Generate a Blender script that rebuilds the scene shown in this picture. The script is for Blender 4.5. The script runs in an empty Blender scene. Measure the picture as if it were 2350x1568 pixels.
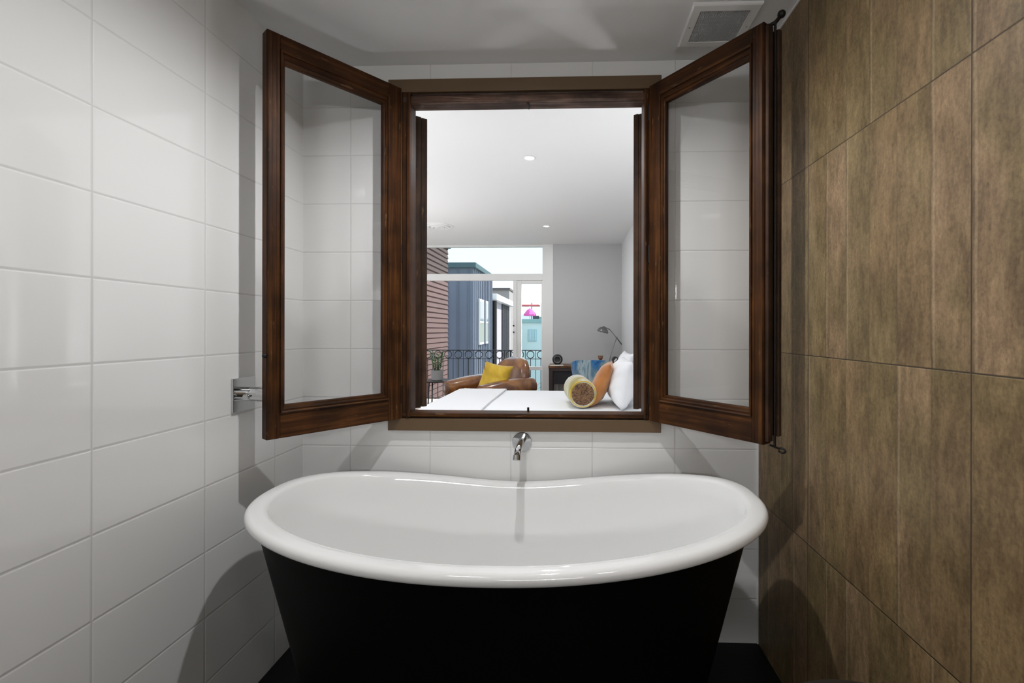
import bpy, bmesh, math, random
from mathutils import Vector, Matrix
PI = math.pi
random.seed(7)
S = bpy.context.scene
COL = S.collection

# ------------------------------------------------------------------ camera
cd = bpy.data.cameras.new('camera')
cam = bpy.data.objects.new('camera', cd)
COL.objects.link(cam)
cd.sensor_width = 36.0
cd.lens = 36.0 * 1062.7 / 2350.0
cd.shift_x = -99.8 / 2350.0
cd.shift_y = -26.9 / 2350.0
cd.clip_start = 0.02
cd.clip_end = 300
cam.matrix_world = Matrix.Translation((0, 0, 1.258)) @ Matrix.Rotation(0.03402, 4, 'Z') @ Matrix.Rotation(PI / 2, 4, 'X') @ Matrix.Rotation(0.0013, 4, 'Z')
S.camera = cam

# ------------------------------------------------------------------ view
S.view_settings.view_transform = 'Standard'
S.view_settings.look = 'None'
S.view_settings.gamma = 1.0
S.view_settings.use_curve_mapping = False
S.view_settings.exposure = 0.06

# ------------------------------------------------------------------ world sky
W = bpy.data.worlds.new('sky')
S.world = W
W.use_nodes = True
nt = W.node_tree
nt.nodes.clear()
o_ = nt.nodes.new('ShaderNodeOutputWorld')
bg = nt.nodes.new('ShaderNodeBackground')
tc = nt.nodes.new('ShaderNodeTexCoord')
sx = nt.nodes.new('ShaderNodeSeparateXYZ')
rp = nt.nodes.new('ShaderNodeValToRGB')
nt.links.new(tc.outputs['Generated'], sx.inputs[0])
nt.links.new(sx.outputs['Z'], rp.inputs[0])
nt.links.new(rp.outputs[0], bg.inputs[0])
nt.links.new(bg.outputs[0], o_.inputs[0])
e = rp.color_ramp.elements
e[0].position = 0.0; e[0].color = (0.93, 0.99, 1.0, 1)
e[1].position = 0.7; e[1].color = (0.50, 0.72, 0.95, 1)
e.new(0.2).color = (0.84, 0.96, 1.0, 1)
bg.inputs[1].default_value = 1.7

# ------------------------------------------------------------------ sun
sd = bpy.data.lights.new('sun', 'SUN')
sd.energy = 7.0
sd.angle = 0.01
sd.color = (1.0, 0.95, 0.86)
sun = bpy.data.objects.new('sun', sd)
COL.objects.link(sun)
sun.location = (6, 12, 14)
sun.rotation_euler = Vector((0.62, 0.33, 0.72)).to_track_quat('Z', 'Y').to_euler()


def disk_light(name, loc, r, power, color, rot=(0, 0, 0), spread=None):
    d = bpy.data.lights.new(name, 'AREA')
    d.shape = 'DISK'
    d.size = 2 * r
    d.energy = power
    d.color = color
    if spread:
        d.spread = spread
    o = bpy.data.objects.new(name, d)
    COL.objects.link(o)
    o.location = loc
    o.rotation_euler = rot
    return o


P_BATH = 43.0      # lamp over the bath
P_REAR = 2.0      # each round lamp added behind the camera for ambient light
P_FILL = 14.0      # long wall light added behind the camera as frontal fill
P_BED = 6.0       # each bedroom downlight
P_UP = 12.5       # each unseen uplighter added to brighten the bedroom ceiling
WARM = (0.985, 0.99, 1.0)
NEUT = (0.97, 0.985, 1.0)

# ------------------------------------------------------------------ helpers
def tag(o, label=None, cat=None, group=None, kind=None):
    if label: o['label'] = label
    if cat: o['category'] = cat
    if group: o['group'] = group
    if kind: o['kind'] = kind
    return o


def empty(name, loc=(0, 0, 0), rz=0.0):
    o = bpy.data.objects.new(name, None)
    COL.objects.link(o)
    o.location = loc
    o.rotation_euler = (0, 0, rz)
    o.empty_display_size = 0.05
    return o


def link(name, bm, mat, parent=None, smooth=False, loc=(0, 0, 0), rot=(0, 0, 0), subsurf=0, autosm=None):
    bmesh.ops.remove_doubles(bm, verts=bm.verts, dist=1e-6)
    bmesh.ops.recalc_face_normals(bm, faces=bm.faces)
    me = bpy.data.meshes.new(name)
    bm.to_mesh(me)
    bm.free()
    if smooth:
        for p in me.polygons:
            p.use_smooth = True
    if isinstance(mat, (list, tuple)):
        for m in mat: me.materials.append(m)
    else:
        me.materials.append(mat)
    o = bpy.data.objects.new(name, me)
    COL.objects.link(o)
    o.location = loc
    o.rotation_euler = rot
    if parent: o.parent = parent
    if smooth and autosm is not None:
        me.set_sharp_from_angle(angle=math.radians(autosm))
    if subsurf:
        md = o.modifiers.new('sub', 'SUBSURF'); md.levels = subsurf; md.render_levels = subsurf
    return o


def BM(): return bmesh.new()


def box(bm, x0, x1, y0, y1, z0, z1, bev=0.0, seg=2, mi=0, mat=None):
    tmp = bmesh.new()
    r = bmesh.ops.create_cube(tmp, size=1.0)
    bmesh.ops.scale(tmp, vec=(abs(x1 - x0), abs(y1 - y0), abs(z1 - z0)), verts=tmp.verts)
    bmesh.ops.translate(tmp, vec=((x0 + x1) / 2, (y0 + y1) / 2, (z0 + z1) / 2), verts=tmp.verts)
    if bev > 0:
        bmesh.ops.bevel(tmp, geom=tmp.edges[:], offset=bev, segments=seg, affect='EDGES', profile=0.6)
    if mat is not None:
        bmesh.ops.transform(tmp, matrix=mat, verts=tmp.verts)
    merge(bm, tmp, mi)


def merge(bm, tmp, mi=0):
    vm = {}
    for v in tmp.verts: vm[v] = bm.verts.new(v.co)
    for f in tmp.faces:
        try:
            nf = bm.faces.new([vm[v] for v in f.verts]); nf.material_index = mi; nf.smooth = f.smooth
        except ValueError: pass
    tmp.free()


def cyl(bm, p0, p1, r0, r1=None, n=24, cap=True):
    if r1 is None: r1 = r0
    p0 = Vector(p0); p1 = Vector(p1)
    d = (p1 - p0)
    q = d.to_track_quat('Z', 'Y')
    a = []; b = []
    for i in range(n):
        t = 2 * PI * i / n
        c = Vector((math.cos(t), math.sin(t), 0))
        a.append(bm.verts.new(p0 + q @ (c * r0)))
        b.append(bm.verts.new(p1 + q @ (c * r1)))
    for i in range(n):
        j = (i + 1) % n
        bm.faces.new((a[i], a[j], b[j], b[i]))
    if cap:
        bm.faces.new(a[::-1]); bm.faces.new(b)


def tube(bm, pts, r, n=14, cap=True):
    pts = [Vector(p) for p in pts]
    rs = r if isinstance(r, (list, tuple)) else [r] * len(pts)
    rings = []
    up = None
    for i, p in enumerate(pts):
        if i == 0: d = pts[1] - pts[0]
        elif i == len(pts) - 1: d = pts[-1] - pts[-2]
        else: d = (pts[i + 1] - pts[i]).normalized() + (pts[i] - pts[i - 1]).normalized()
        d.normalize()
        if up is None:
            up = Vector((0, 0, 1)) if abs(d.z) < 0.9 else Vector((1, 0, 0))
        a = d.cross(up).normalized()
        b = a.cross(d).normalized()
        up = b
        rings.append([bm.verts.new(p + (a * math.cos(2 * PI * k / n) + b * math.sin(2 * PI * k / n)) * rs[i]) for k in range(n)])
    for A, B in zip(rings, rings[1:]):
        for k in range(n):
            l = (k + 1) % n
            bm.faces.new((A[k], A[l], B[l], B[k]))
    if cap:
        bm.faces.new(rings[0][::-1]); bm.faces.new(rings[-1])


def lathe(bm, prof, n=32, c=(0, 0, 0), mat=None):
    c = Vector(c)
    rings = []
    for (r, z) in prof:
        if r < 1e-6:
            p = Vector((0, 0, z))
            if mat is not None: p = mat @ p
            rings.append([bm.verts.new(p + c)])
        else:
            R = []
            for k in range(n):
                p = Vector((r * math.cos(2 * PI * k / n), r * math.sin(2 * PI * k / n), z))
                if mat is not None: p = mat @ p
                R.append(bm.verts.new(p + c))
            rings.append(R)
    for A, B in zip(rings, rings[1:]):
        if len(A) == 1 and len(B) == 1: continue
        for k in range(n):
            l = (k + 1) % n
            if len(A) == 1: bm.faces.new((A[0], B[l], B[k]))
            elif len(B) == 1: bm.faces.new((A[k], A[l], B[0]))
            else: bm.faces.new((A[k], A[l], B[l], B[k]))


def sphere(bm, c, r, n=20, sc=(1, 1, 1)):
    prof = []
    m = n // 2
    for i in range(m + 1):
        a = -PI / 2 + PI * i / m
        prof.append((r * math.cos(a) if 0 < i < m else 0.0, r * math.sin(a)))
    lathe(bm, prof, n, c, Matrix.Diagonal((*sc, 1)).to_3x3())


# ------------------------------------------------------------------ materials
def newmat(name):
    m = bpy.data.materials.new(name)
    m.use_nodes = True
    return m, m.node_tree, m.node_tree.nodes['Principled BSDF']


def plain(name, col, rough=0.5, metal=0.0, bump=0.0, bscale=60, spec=0.5, var=0.0, vscale=4.0, sheen=0.0):
    m, t, b = newmat(name)
    b.inputs['Base Color'].default_value = (*col, 1)
    b.inputs['Roughness'].default_value = rough
    b.inputs['Metallic'].default_value = metal
    b.inputs['Specular IOR Level'].default_value = spec
    if sheen: b.inputs['Sheen Weight'].default_value = sheen
    c = t.nodes.new('ShaderNodeTexCoord')
    if bump > 0:
        n = t.nodes.new('ShaderNodeTexNoise'); n.inputs['Scale'].default_value = bscale; n.inputs['Detail'].default_value = 4
        t.links.new(c.outputs['Object'], n.inputs['Vector'])
        bp = t.nodes.new('ShaderNodeBump'); bp.inputs['Strength'].default_value = bump; bp.inputs['Distance'].default_value = 0.01
        t.links.new(n.outputs['Fac'], bp.inputs['Height'])
        t.links.new(bp.outputs[0], b.inputs['Normal'])
    if var > 0:
        n = t.nodes.new('ShaderNodeTexNoise'); n.inputs['Scale'].default_value = vscale; n.inputs['Detail'].default_value = 5
        t.links.new(c.outputs['Object'], n.inputs['Vector'])
        r = t.nodes.new('ShaderNodeValToRGB')
        r.color_ramp.elements[0].position = 0.3; r.color_ramp.elements[1].position = 0.7
        r.color_ramp.elements[0].color = (*[x * (1 - var) for x in col], 1)
        r.color_ramp.elements[1].color = (*[min(1, x * (1 + var)) for x in col], 1)
        t.links.new(n.outputs['Fac'], r.inputs[0])
        t.links.new(r.outputs[0], b.inputs['Base Color'])
    return m


def math_(t, op, a, b=None, c=None):
    n = t.nodes.new('ShaderNodeMath'); n.operation = op
    for i, v in enumerate((a, b, c)):
        if v is None: continue
        if isinstance(v, (int, float)): n.inputs[i].default_value = v
        else: t.links.new(v, n.inputs[i])
    return n.outputs[0]


def smooth(t, x, lo, hi):
    n = t.nodes.new('ShaderNodeMapRange'); n.interpolation_type = 'SMOOTHSTEP'
    t.links.new(x, n.inputs[0]); n.inputs[1].default_value = lo; n.inputs[2].default_value = hi
    return n.outputs[0]


def mixc(t, f, a, b, mode='MIX'):
    n = t.nodes.new('ShaderNodeMix'); n.data_type = 'RGBA'; n.blend_type = mode
    if isinstance(f, (int, float)): n.inputs[0].default_value = f
    else: t.links.new(f, n.inputs[0])
    for i, v in ((6, a), (7, b)):
        if isinstance(v, tuple): n.inputs[i].default_value = (*v, 1)
        else: t.links.new(v, n.inputs[i])
    return n.outputs[2]


def grid_dist(t, axis, ou, oz, w, h):
    c = t.nodes.new('ShaderNodeTexCoord'); s = t.nodes.new('ShaderNodeSeparateXYZ')
    t.links.new(c.outputs['Object'], s.inputs[0])
    U = s.outputs[axis]; Z = s.outputs['Z']
    u = math_(t, 'DIVIDE', math_(t, 'SUBTRACT', U, ou), w)
    v = math_(t, 'DIVIDE', math_(t, 'SUBTRACT', Z, oz), h)
    fu = math_(t, 'FRACT', u); fv = math_(t, 'FRACT', v)
    du = math_(t, 'MULTIPLY', math_(t, 'MINIMUM', fu, math_(t, 'SUBTRACT', 1.0, fu)), w)
    dv = math_(t, 'MULTIPLY', math_(t, 'MINIMUM', fv, math_(t, 'SUBTRACT', 1.0, fv)), h)
    return c, u, v, du, dv, math_(t, 'MINIMUM', du, dv)


def tile_white(name, axis, ou, oz):
    m, t, b = newmat(name)
    c, u, v, du, dv, d = grid_dist(t, axis, ou, oz, 0.333, 0.2)
    g = smooth(t, d, 0.0008, 0.0022)
    col = mixc(t, g, (0.62, 0.62, 0.61), (0.80, 0.80, 0.79))
    t.links.new(col, b.inputs['Base Color'])
    r = t.nodes.new('ShaderNodeMapRange'); t.links.new(g, r.inputs[0]); r.inputs[3].default_value = 0.6; r.inputs[4].default_value = 0.06
    t.links.new(r.outputs[0], b.inputs['Roughness'])
    h = smooth(t, d, 0.0006, 0.005)
    nz = t.nodes.new('ShaderNodeTexNoise'); nz.inputs['Scale'].default_value = 5; t.links.new(c.outputs['Object'], nz.inputs['Vector'])
    hh = math_(t, 'MULTIPLY_ADD', nz.outputs['Fac'], 0.12, h)
    bp = t.nodes.new('ShaderNodeBump'); bp.inputs['Strength'].default_value = 0.5; bp.inputs['Distance'].default_value = 0.0015
    t.links.new(hh, bp.inputs['Height']); t.links.new(bp.outputs[0], b.inputs['Normal'])
    b.inputs['Specular IOR Level'].default_value = 0.5
    return m


def tile_wood(name):
    # 600 mm square tiles printed as vertical boards
    m, t, b = newmat(name)
    c, u, v, du, dv, d = grid_dist(t, 'Y', 1.4959, 1.1773, 0.6, 0.6)
    iu = math_(t, 'FLOOR', u); iv = math_(t, 'FLOOR', v)
    s = t.nodes.new('ShaderNodeSeparateXYZ'); t.links.new(c.outputs['Object'], s.inputs[0])
    # board index inside the tile, slightly wavering seams
    nw = t.nodes.new('ShaderNodeTexNoise'); nw.inputs['Scale'].default_value = 3.0; t.links.new(c.outputs['Object'], nw.inputs['Vector'])
    yy = math_(t, 'MULTIPLY_ADD', nw.outputs['Fac'], 0.012, s.outputs['Y'])
    pb = math_(t, 'DIVIDE', math_(t, 'ADD', yy, 0.0), 0.1)
    ib = math_(t, 'FLOOR', pb); fb = math_(t, 'FRACT', pb)
    seam = math_(t, 'MINIMUM', fb, math_(t, 'SUBTRACT', 1.0, fb))
    cmb = t.nodes.new('ShaderNodeCombineXYZ'); t.links.new(ib, cmb.inputs[0]); t.links.new(iv, cmb.inputs[1]); t.links.new(iu, cmb.inputs[2])
    wn = t.nodes.new('ShaderNodeTexWhiteNoise'); t.links.new(cmb.outputs[0], wn.inputs['Vector'])
    # per board offset of the grain
    off = t.nodes.new('ShaderNodeVectorMath'); off.operation = 'MULTIPLY_ADD'
    t.links.new(wn.outputs['Color'], off.inputs[0]); off.inputs[1].default_value = (0, 0, 7); t.links.new(c.outputs['Object'], off.inputs[2])
    def nz(scale, sc, det=6, dist=0.0):
        mp = t.nodes.new('ShaderNodeMapping'); mp.inputs['Scale'].default_value = sc
        t.links.new(off.outputs[0], mp.inputs[0])
        n = t.nodes.new('ShaderNodeTexNoise'); n.inputs['Scale'].default_value = scale; n.inputs['Detail'].default_value = det
        n.inputs['Roughness'].default_value = 0.65; n.inputs['Distortion'].default_value = dist
        t.links.new(mp.outputs[0], n.inputs['Vector']); return n.outputs['Fac']
    fine = nz(20, (1, 3.5, 0.8), 9, 0.3)
    blotch = nz(9, (1, 1.4, 0.6), 9, 0.3)
    spk = nz(60, (1, 1, 0.6), 3)
    r1 = t.nodes.new('ShaderNodeValToRGB'); t.links.new(wn.outputs['Value'], r1.inputs[0])
    E_ = r1.color_ramp.elements
    E_[0].position = 0; E_[0].color = (0.300, 0.208, 0.105, 1)
    E_[1].position = 1; E_[1].color = (0.330, 0.228, 0.132, 1)
    E_.new(0.5).color = (0.275, 0.190, 0.100, 1)
    hue = nz(2.3, (1, 1.6, 0.9), 3, 0.2)
    r1c = mixc(t, math_(t, 'MULTIPLY', smooth(t, hue, 0.42, 0.60), 0.75), r1.outputs[0], (0.240, 0.184, 0.086))
    r2 = t.nodes.new('ShaderNodeValToRGB'); t.links.new(blotch, r2.inputs[0])
    r2.color_ramp.elements[0].position = 0.35; r2.color_ramp.elements[0].color = (0.60, 0.57, 0.53, 1)
    r2.color_ramp.elements[1].position = 0.66; r2.color_ramp.elements[1].color = (1.15, 1.12, 1.1, 1)
    col = mixc(t, 1.0, r1c, r2.outputs[0], 'MULTIPLY')
    r3 = t.nodes.new('ShaderNodeValToRGB'); t.links.new(fine, r3.inputs[0])
    r3.color_ramp.elements[0].position = 0.35; r3.color_ramp.elements[0].color = (0.66, 0.64, 0.62, 1)
    r3.color_ramp.elements[1].position = 0.65; r3.color_ramp.elements[1].color = (1.12, 1.12, 1.12, 1)
    col = mixc(t, 0.8, col, r3.outputs[0], 'MULTIPLY')
    r4 = t.nodes.new('ShaderNodeValToRGB'); t.links.new(spk, r4.inputs[0])
    r4.color_ramp.elements[0].position = 0.3; r4.color_ramp.elements[0].color = (0.68, 0.66, 0.63, 1)
    r4.color_ramp.elements[1].position = 0.42; r4.color_ramp.elements[1].color = (1, 1, 1, 1)
    col = mixc(t, 0.5, col, r4.outputs[0], 'MULTIPLY')
    sm = smooth(t, seam, 0.0, 0.05)
    col = mixc(t, math_(t, 'MULTIPLY', math_(t, 'SUBTRACT', 1.0, sm), 0.28), col, (0.09, 0.065, 0.04))
    ln = math_(t, 'SUBTRACT', 1.0, smooth(t, math_(t, 'ABSOLUTE', math_(t, 'SUBTRACT', fb, 0.93)), 0.012, 0.045))
    lsel = math_(t, 'GREATER_THAN', wn.outputs['Value'], 0.55)
    col = mixc(t, math_(t, 'MULTIPLY', math_(t, 'MULTIPLY', ln, lsel), 0.35), col, (0.45, 0.34, 0.21))
    grit = nz(150, (1, 1, 0.8), 4)
    r5 = t.nodes.new('ShaderNodeValToRGB'); t.links.new(grit, r5.inputs[0])
    r5.color_ramp.elements[0].position = 0.33; r5.color_ramp.elements[0].color = (0.72, 0.70, 0.68, 1)
    r5.color_ramp.elements[1].position = 0.66; r5.color_ramp.elements[1].color = (1.15, 1.15, 1.15, 1)
    col = mixc(t, 0.8, col, r5.outputs[0], 'MULTIPLY')
    g = smooth(t, d, 0.0007, 0.0018)
    col = mixc(t, g, (0.055, 0.04, 0.025), col)
    t.links.new(col, b.inputs['Base Color'])
    b.inputs['Roughness'].default_value = 0.48
    b.inputs['Specular IOR Level'].default_value = 0.35
    h = math_(t, 'ADD', smooth(t, d, 0.0005, 0.003), math_(t, 'MULTIPLY', fine, 0.25))
    bp = t.nodes.new('ShaderNodeBump'); bp.inputs['Strength'].default_value = 0.5; bp.inputs['Distance'].default_value = 0.002
    t.links.new(h, bp.inputs['Height']); t.links.new(bp.outputs[0], b.inputs['Normal'])
    return m


def wood(name, sc, dark, mid, light, rough=0.42, wear=0.5, scale=1.0):
    m, t, b = newmat(name)
    c = t.nodes.new('ShaderNodeTexCoord')
    mp = t.nodes.new('ShaderNodeMapping'); mp.inputs['Scale'].default_value = sc
    t.links.new(c.outputs['Object'], mp.inputs[0])
    n = t.nodes.new('ShaderNodeTexNoise'); n.inputs['Scale'].default_value = scale; n.inputs['Detail'].default_value = 8
    n.inputs['Roughness'].default_value = 0.6; n.inputs['Distortion'].default_value = 0.5
    t.links.new(mp.outputs[0], n.inputs['Vector'])
    r = t.nodes.new('ShaderNodeValToRGB'); t.links.new(n.outputs['Fac'], r.inputs[0])
    E_ = r.color_ramp.elements
    E_[0].position = 0.28; E_[0].color = (*dark, 1)
    E_[1].position = 0.72; E_[1].color = (*light, 1)
    E_.new(0.5).color = (*mid, 1)
    mp2 = t.nodes.new('ShaderNodeMapping'); mp2.inputs['Scale'].default_value = tuple(x * 0.5 + 8 for x in sc)
    t.links.new(c.outputs['Object'], mp2.inputs[0])
    n2 = t.nodes.new('ShaderNodeTexNoise'); n2.inputs['Scale'].default_value = 1.6; n2.inputs['Detail'].default_value = 5
    t.links.new(mp2.outputs[0], n2.inputs['Vector'])
    wr = smooth(t, n2.outputs['Fac'], 0.64, 0.74)
    n3 = t.nodes.new('ShaderNodeTexNoise'); n3.inputs['Scale'].default_value = 9; n3.inputs['Detail'].default_value = 4
    t.links.new(c.outputs['Object'], n3.inputs['Vector'])
    r3 = t.nodes.new('ShaderNodeValToRGB'); t.links.new(n3.outputs['Fac'], r3.inputs[0])
    r3.color_ramp.elements[0].position = 0.32; r3.color_ramp.elements[0].color = (0.50, 0.50, 0.50, 1)
    r3.color_ramp.elements[1].position = 0.66; r3.color_ramp.elements[1].color = (1.25, 1.2, 1.15, 1)
    bc = mixc(t, 1.0, r.outputs[0], r3.outputs[0], 'MULTIPLY')
    col = mixc(t, math_(t, 'MULTIPLY', wr, wear), bc, (0.24, 0.13, 0.06))
    t.links.new(col, b.inputs['Base Color'])
    b.inputs['Roughness'].default_value = rough
    b.inputs['Specular IOR Level'].default_value = 0.18
    bp = t.nodes.new('ShaderNodeBump'); bp.inputs['Strength'].default_value = 0.35; bp.inputs['Distance'].default_value = 0.002
    t.links.new(n.outputs['Fac'], bp.inputs['Height']); t.links.new(bp.outputs[0], b.inputs['Normal'])
    return m


def glass(name, tint=(1, 1, 1), refl=1.0):
    m = bpy.data.materials.new(name); m.use_nodes = True
    t = m.node_tree; t.nodes.clear()
    o = t.nodes.new('ShaderNodeOutputMaterial'); mx = t.nodes.new('ShaderNodeMixShader')
    tr = t.nodes.new('ShaderNodeBsdfTransparent'); tr.inputs[0].default_value = (*tint, 1)
    gl = t.nodes.new('ShaderNodeBsdfGlossy'); gl.inputs['Roughness'].default_value = 0.01
    fr = t.nodes.new('ShaderNodeFresnel'); fr.inputs[0].default_value = 1.45
    f = math_(t, 'MULTIPLY', fr.outputs[0], refl)
    t.links.new(f, mx.inputs[0]); t.links.new(tr.outputs[0], mx.inputs[1]); t.links.new(gl.outputs[0], mx.inputs[2])
    t.links.new(mx.outputs[0], o.inputs[0])
    return m


def emit(name, col, s):
    m = bpy.data.materials.new(name); m.use_nodes = True
    t = m.node_tree; t.nodes.clear()
    o = t.nodes.new('ShaderNodeOutputMaterial'); em = t.nodes.new('ShaderNodeEmission')
    em.inputs[0].default_value = (*col, 1); em.inputs[1].default_value = s
    t.links.new(em.outputs[0], o.inputs[0])
    return m


def patterned(name, cols, scale, rough=0.8, dist=1.5, sheen=0.0, sc=(1, 1, 1), det=5):
    m, t, b = newmat(name)
    c = t.nodes.new('ShaderNodeTexCoord')
    mp = t.nodes.new('ShaderNodeMapping'); mp.inputs['Scale'].default_value = sc
    t.links.new(c.outputs['Object'], mp.inputs[0])
    n = t.nodes.new('ShaderNodeTexNoise'); n.inputs['Scale'].default_value = scale; n.inputs['Detail'].default_value = det; n.inputs['Distortion'].default_value = dist
    t.links.new(mp.outputs[0], n.inputs['Vector'])
    r = t.nodes.new('ShaderNodeValToRGB'); t.links.new(n.outputs['Fac'], r.inputs[0])
    E_ = r.color_ramp.elements
    k = len(cols)
    E_[0].position = 0.3; E_[0].color = (*cols[0], 1)
    E_[1].position = 0.7; E_[1].color = (*cols[-1], 1)
    for i in range(1, k - 1): E_.new(0.3 + 0.4 * i / (k - 1)).color = (*cols[i], 1)
    t.links.new(r.outputs[0], b.inputs['Base Color'])
    b.inputs['Roughness'].default_value = rough
    if 'leather' in name: b.inputs['Coat Weight'].default_value = 0.7; b.inputs['Coat Roughness'].default_value = 0.12
    if sheen: b.inputs['Sheen Weight'].default_value = sheen
    bp = t.nodes.new('ShaderNodeBump'); bp.inputs['Strength'].default_value = 0.25; bp.inputs['Distance'].default_value = 0.01
    t.links.new(n.outputs['Fac'], bp.inputs['Height']); t.links.new(bp.outputs[0], b.inputs['Normal'])
    return m


WL, WR, WB, ZC = -1.113, 0.751, 1.885, 2.347     # bathroom planes
M_tileL = tile_white('white_tile_side', 'Y', WB - 0.18045, 1.258 + 0.1193)
M_tileB = tile_white('white_tile_back', 'X', WL + 0.2004, 1.258 + 0.1193)
M_tileR = tile_wood('wood_look_tile')
M_ceil = plain('ceiling_paint', (0.78, 0.78, 0.775), 0.7)
M_black = plain('black_floor', (0.0035, 0.0035, 0.0038), 0.55, spec=0.25)
M_white = plain('white_paint', (0.83, 0.83, 0.83), 0.5)
M_trim = plain('trim_white', (0.86, 0.86, 0.85), 0.35)
DK, MD, LT = (0.022, 0.0075, 0.0020), (0.052, 0.0185, 0.0048), (0.115, 0.046, 0.0105)
M_woodv = wood('stained_wood_upright', (70, 70, 2.6), DK, MD, LT, 0.52)
M_woodh = wood('stained_wood_level', (2.6, 70, 70), DK, MD, LT, 0.52)
M_woodd = wood('dark_weathered_wood', (2.5, 45, 45), (0.03, 0.014, 0.010), (0.11, 0.065, 0.048), (0.34, 0.26, 0.22), 0.5, 0.3)  # weathered wood; its pale tone also paints the reflection under the window head
M_shutter = wood('shutter_wood', (40, 40, 2.0), (0.02, 0.011, 0.007), (0.05, 0.028, 0.018), (0.09, 0.05, 0.03), 0.6, 0.25)
M_casing = plain('brown_painted_casing', (0.125, 0.074, 0.034), 0.45, var=0.06, vscale=3)
M_glass = glass('window_glass', refl=0.3)
M_tint = glass('tinted_glass', (0.80, 0.84, 0.84), 0.4)
M_chrome = plain('chrome', (0.62, 0.63, 0.64), 0.07, 1.0)
M_enamel = plain('white_enamel', (0.86, 0.86, 0.855), 0.05)
M_skirt = plain('black_lacquer', (0.002, 0.002, 0.002), 0.5, spec=0.12)
M_iron = plain('black_iron', (0.012, 0.009, 0.008), 0.5, 0.3)
M_steel = plain('brushed_steel', (0.42, 0.42, 0.42), 0.3, 1.0)
M_lampglow = emit('lamp_glow', (1.0, 0.98, 0.95), 9.0)


def wbox(name, x0, x1, y0, y1, z0, z1, mat, kind='structure', label=None, cat=None):
    bm = BM(); box(bm, x0, x1, y0, y1, z0, z1)
    o = link(name, bm, mat)
    return tag(o, label, cat, kind=kind)


# ------------------------------------------------------------------ bathroom shell
YR = -2.3   # wall behind the camera
wbox('floor', WL - 0.15, WR + 0.15, YR - 0.1, WB, -0.15, 0.0, M_black, label='matt black bathroom floor under the bath', cat='floor')
wbox('ceiling', WL - 0.15, WR + 0.15, YR - 0.1, WB, ZC, ZC + 0.12, M_ceil, label='light grey painted bathroom ceiling above the open window', cat='ceiling')
wbox('wall_left', WL - 0.12, WL, YR, WB, 0.0, ZC, M_tileL, label='left bathroom wall in glossy white rectangular tiles', cat='wall')
wbox('wall_right', WR, WR + 0.12, YR, WB, 0.0, ZC, M_tileR, label='right bathroom wall in large brown timber look tiles', cat='wall')
wbox('wall_rear', WL - 0.12, WR + 0.12, YR - 0.1, YR, 0.0, ZC, M_white, label='plain white wall behind the camera', cat='wall')
HX0, HX1, HZ0, HZ1 = -0.700, 0.322, 0.889, 2.238    # hole in the back wall
WB2 = 2.02
bm = BM()
for a in ((WL - 0.12, HX0, 0, 2.62), (HX1, WR + 0.15, 0, 2.62), (HX0, HX1, 0, HZ0), (HX0, HX1, HZ1, 2.62)):
    box(bm, a[0], a[1], WB, WB + 0.012, a[2], min(a[3], ZC + .1))
tag(link('wall_back', bm, M_tileB), 'tiled white back wall with the window opening above the bath', 'wall', kind='structure')
bm = BM()
for a in ((-4.0, HX0, -0.1, 2.62), (HX1, WR + 0.15, -0.1, 2.62), (HX0, HX1, -0.1, HZ0), (HX0, HX1, HZ1, 2.62)):
    box(bm, a[0], a[1], WB + 0.0121, WB2, a[2], a[3])
tag(link('wall_middle', bm, M_white), 'white bedroom side of the wall around the window opening', 'wall', kind='structure')
wbox('trim_1', WR - 0.006, WR - 0.0005, YR, WB - 0.0005, ZC - 0.006, ZC - 0.0005, M_trim, label='thin white trim line between ceiling and timber look wall', cat='trim')
wbox('trim_2', WR - 0.005, WR - 0.0005, WB - 0.005, WB - 0.0005, 0.0005, ZC - 0.007, M_trim, label='thin white corner trim between white and timber look tiles', cat='trim')


# ------------------------------------------------------------------ bathroom lamps, with added fill behind the camera
def point_light(name, loc, r, power, color):
    d = bpy.data.lights.new(name, 'SPOT'); d.spot_size = math.radians(172); d.spot_blend = 0.75; d.shadow_soft_size = r; d.energy = power; d.color = color
    o = bpy.data.objects.new(name, d); COL.objects.link(o); o.location = loc
    return o


def downlight(name, x, y, z, r, power, label, group=None, color=WARM, glow=None, up=0.012, lr=None, spread=None, bulb=False):
    t = empty(name, (x, y, z)); tag(t, label, 'ceiling light', group)
    bm = BM(); lathe(bm, [(r * 0.78, -0.001), (r * 0.82, -0.006), (r * 1.0, -0.006), (r * 1.05, -0.003), (r * 1.05, -0.0005), (r * 0.78, -0.0005)], 36)
    link('rim', bm, M_trim, t, True)
    bm = BM(); lathe(bm, [(0, -0.002), (r * 0.78, -0.002), (r * 0.78, -0.0008), (0, -0.0008)], 36)
    link('lens', bm, glow or M_lampglow, t)
    l = point_light('lamp_light', (x, y, z - up), lr, power, color) if bulb else disk_light('lamp_light', (x, y, z - up), lr or r * 0.75, power, color, spread=spread)
    l.parent = t; l.location = (0, 0, -up)
    return t


downlight('downlight', -0.20, 1.24, ZC, 0.05, P_BATH, 'recessed round downlight in the bathroom ceiling above the bath', lr=0.018, bulb=True, up=0.045)
for i, (x, y) in enumerate(((-0.62, 0.15), (0.30, -0.15))):  # unseen ceiling lamps, added to raise the ambient light in the bathroom
    nm = ['recessed ceiling light behind the camera, nearest the white tiles', 'recessed ceiling light behind the camera, nearest the timber look tiles'][i]
    downlight('downlight', x, y, ZC, 0.13, P_REAR, nm, lr=0.11)

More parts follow.
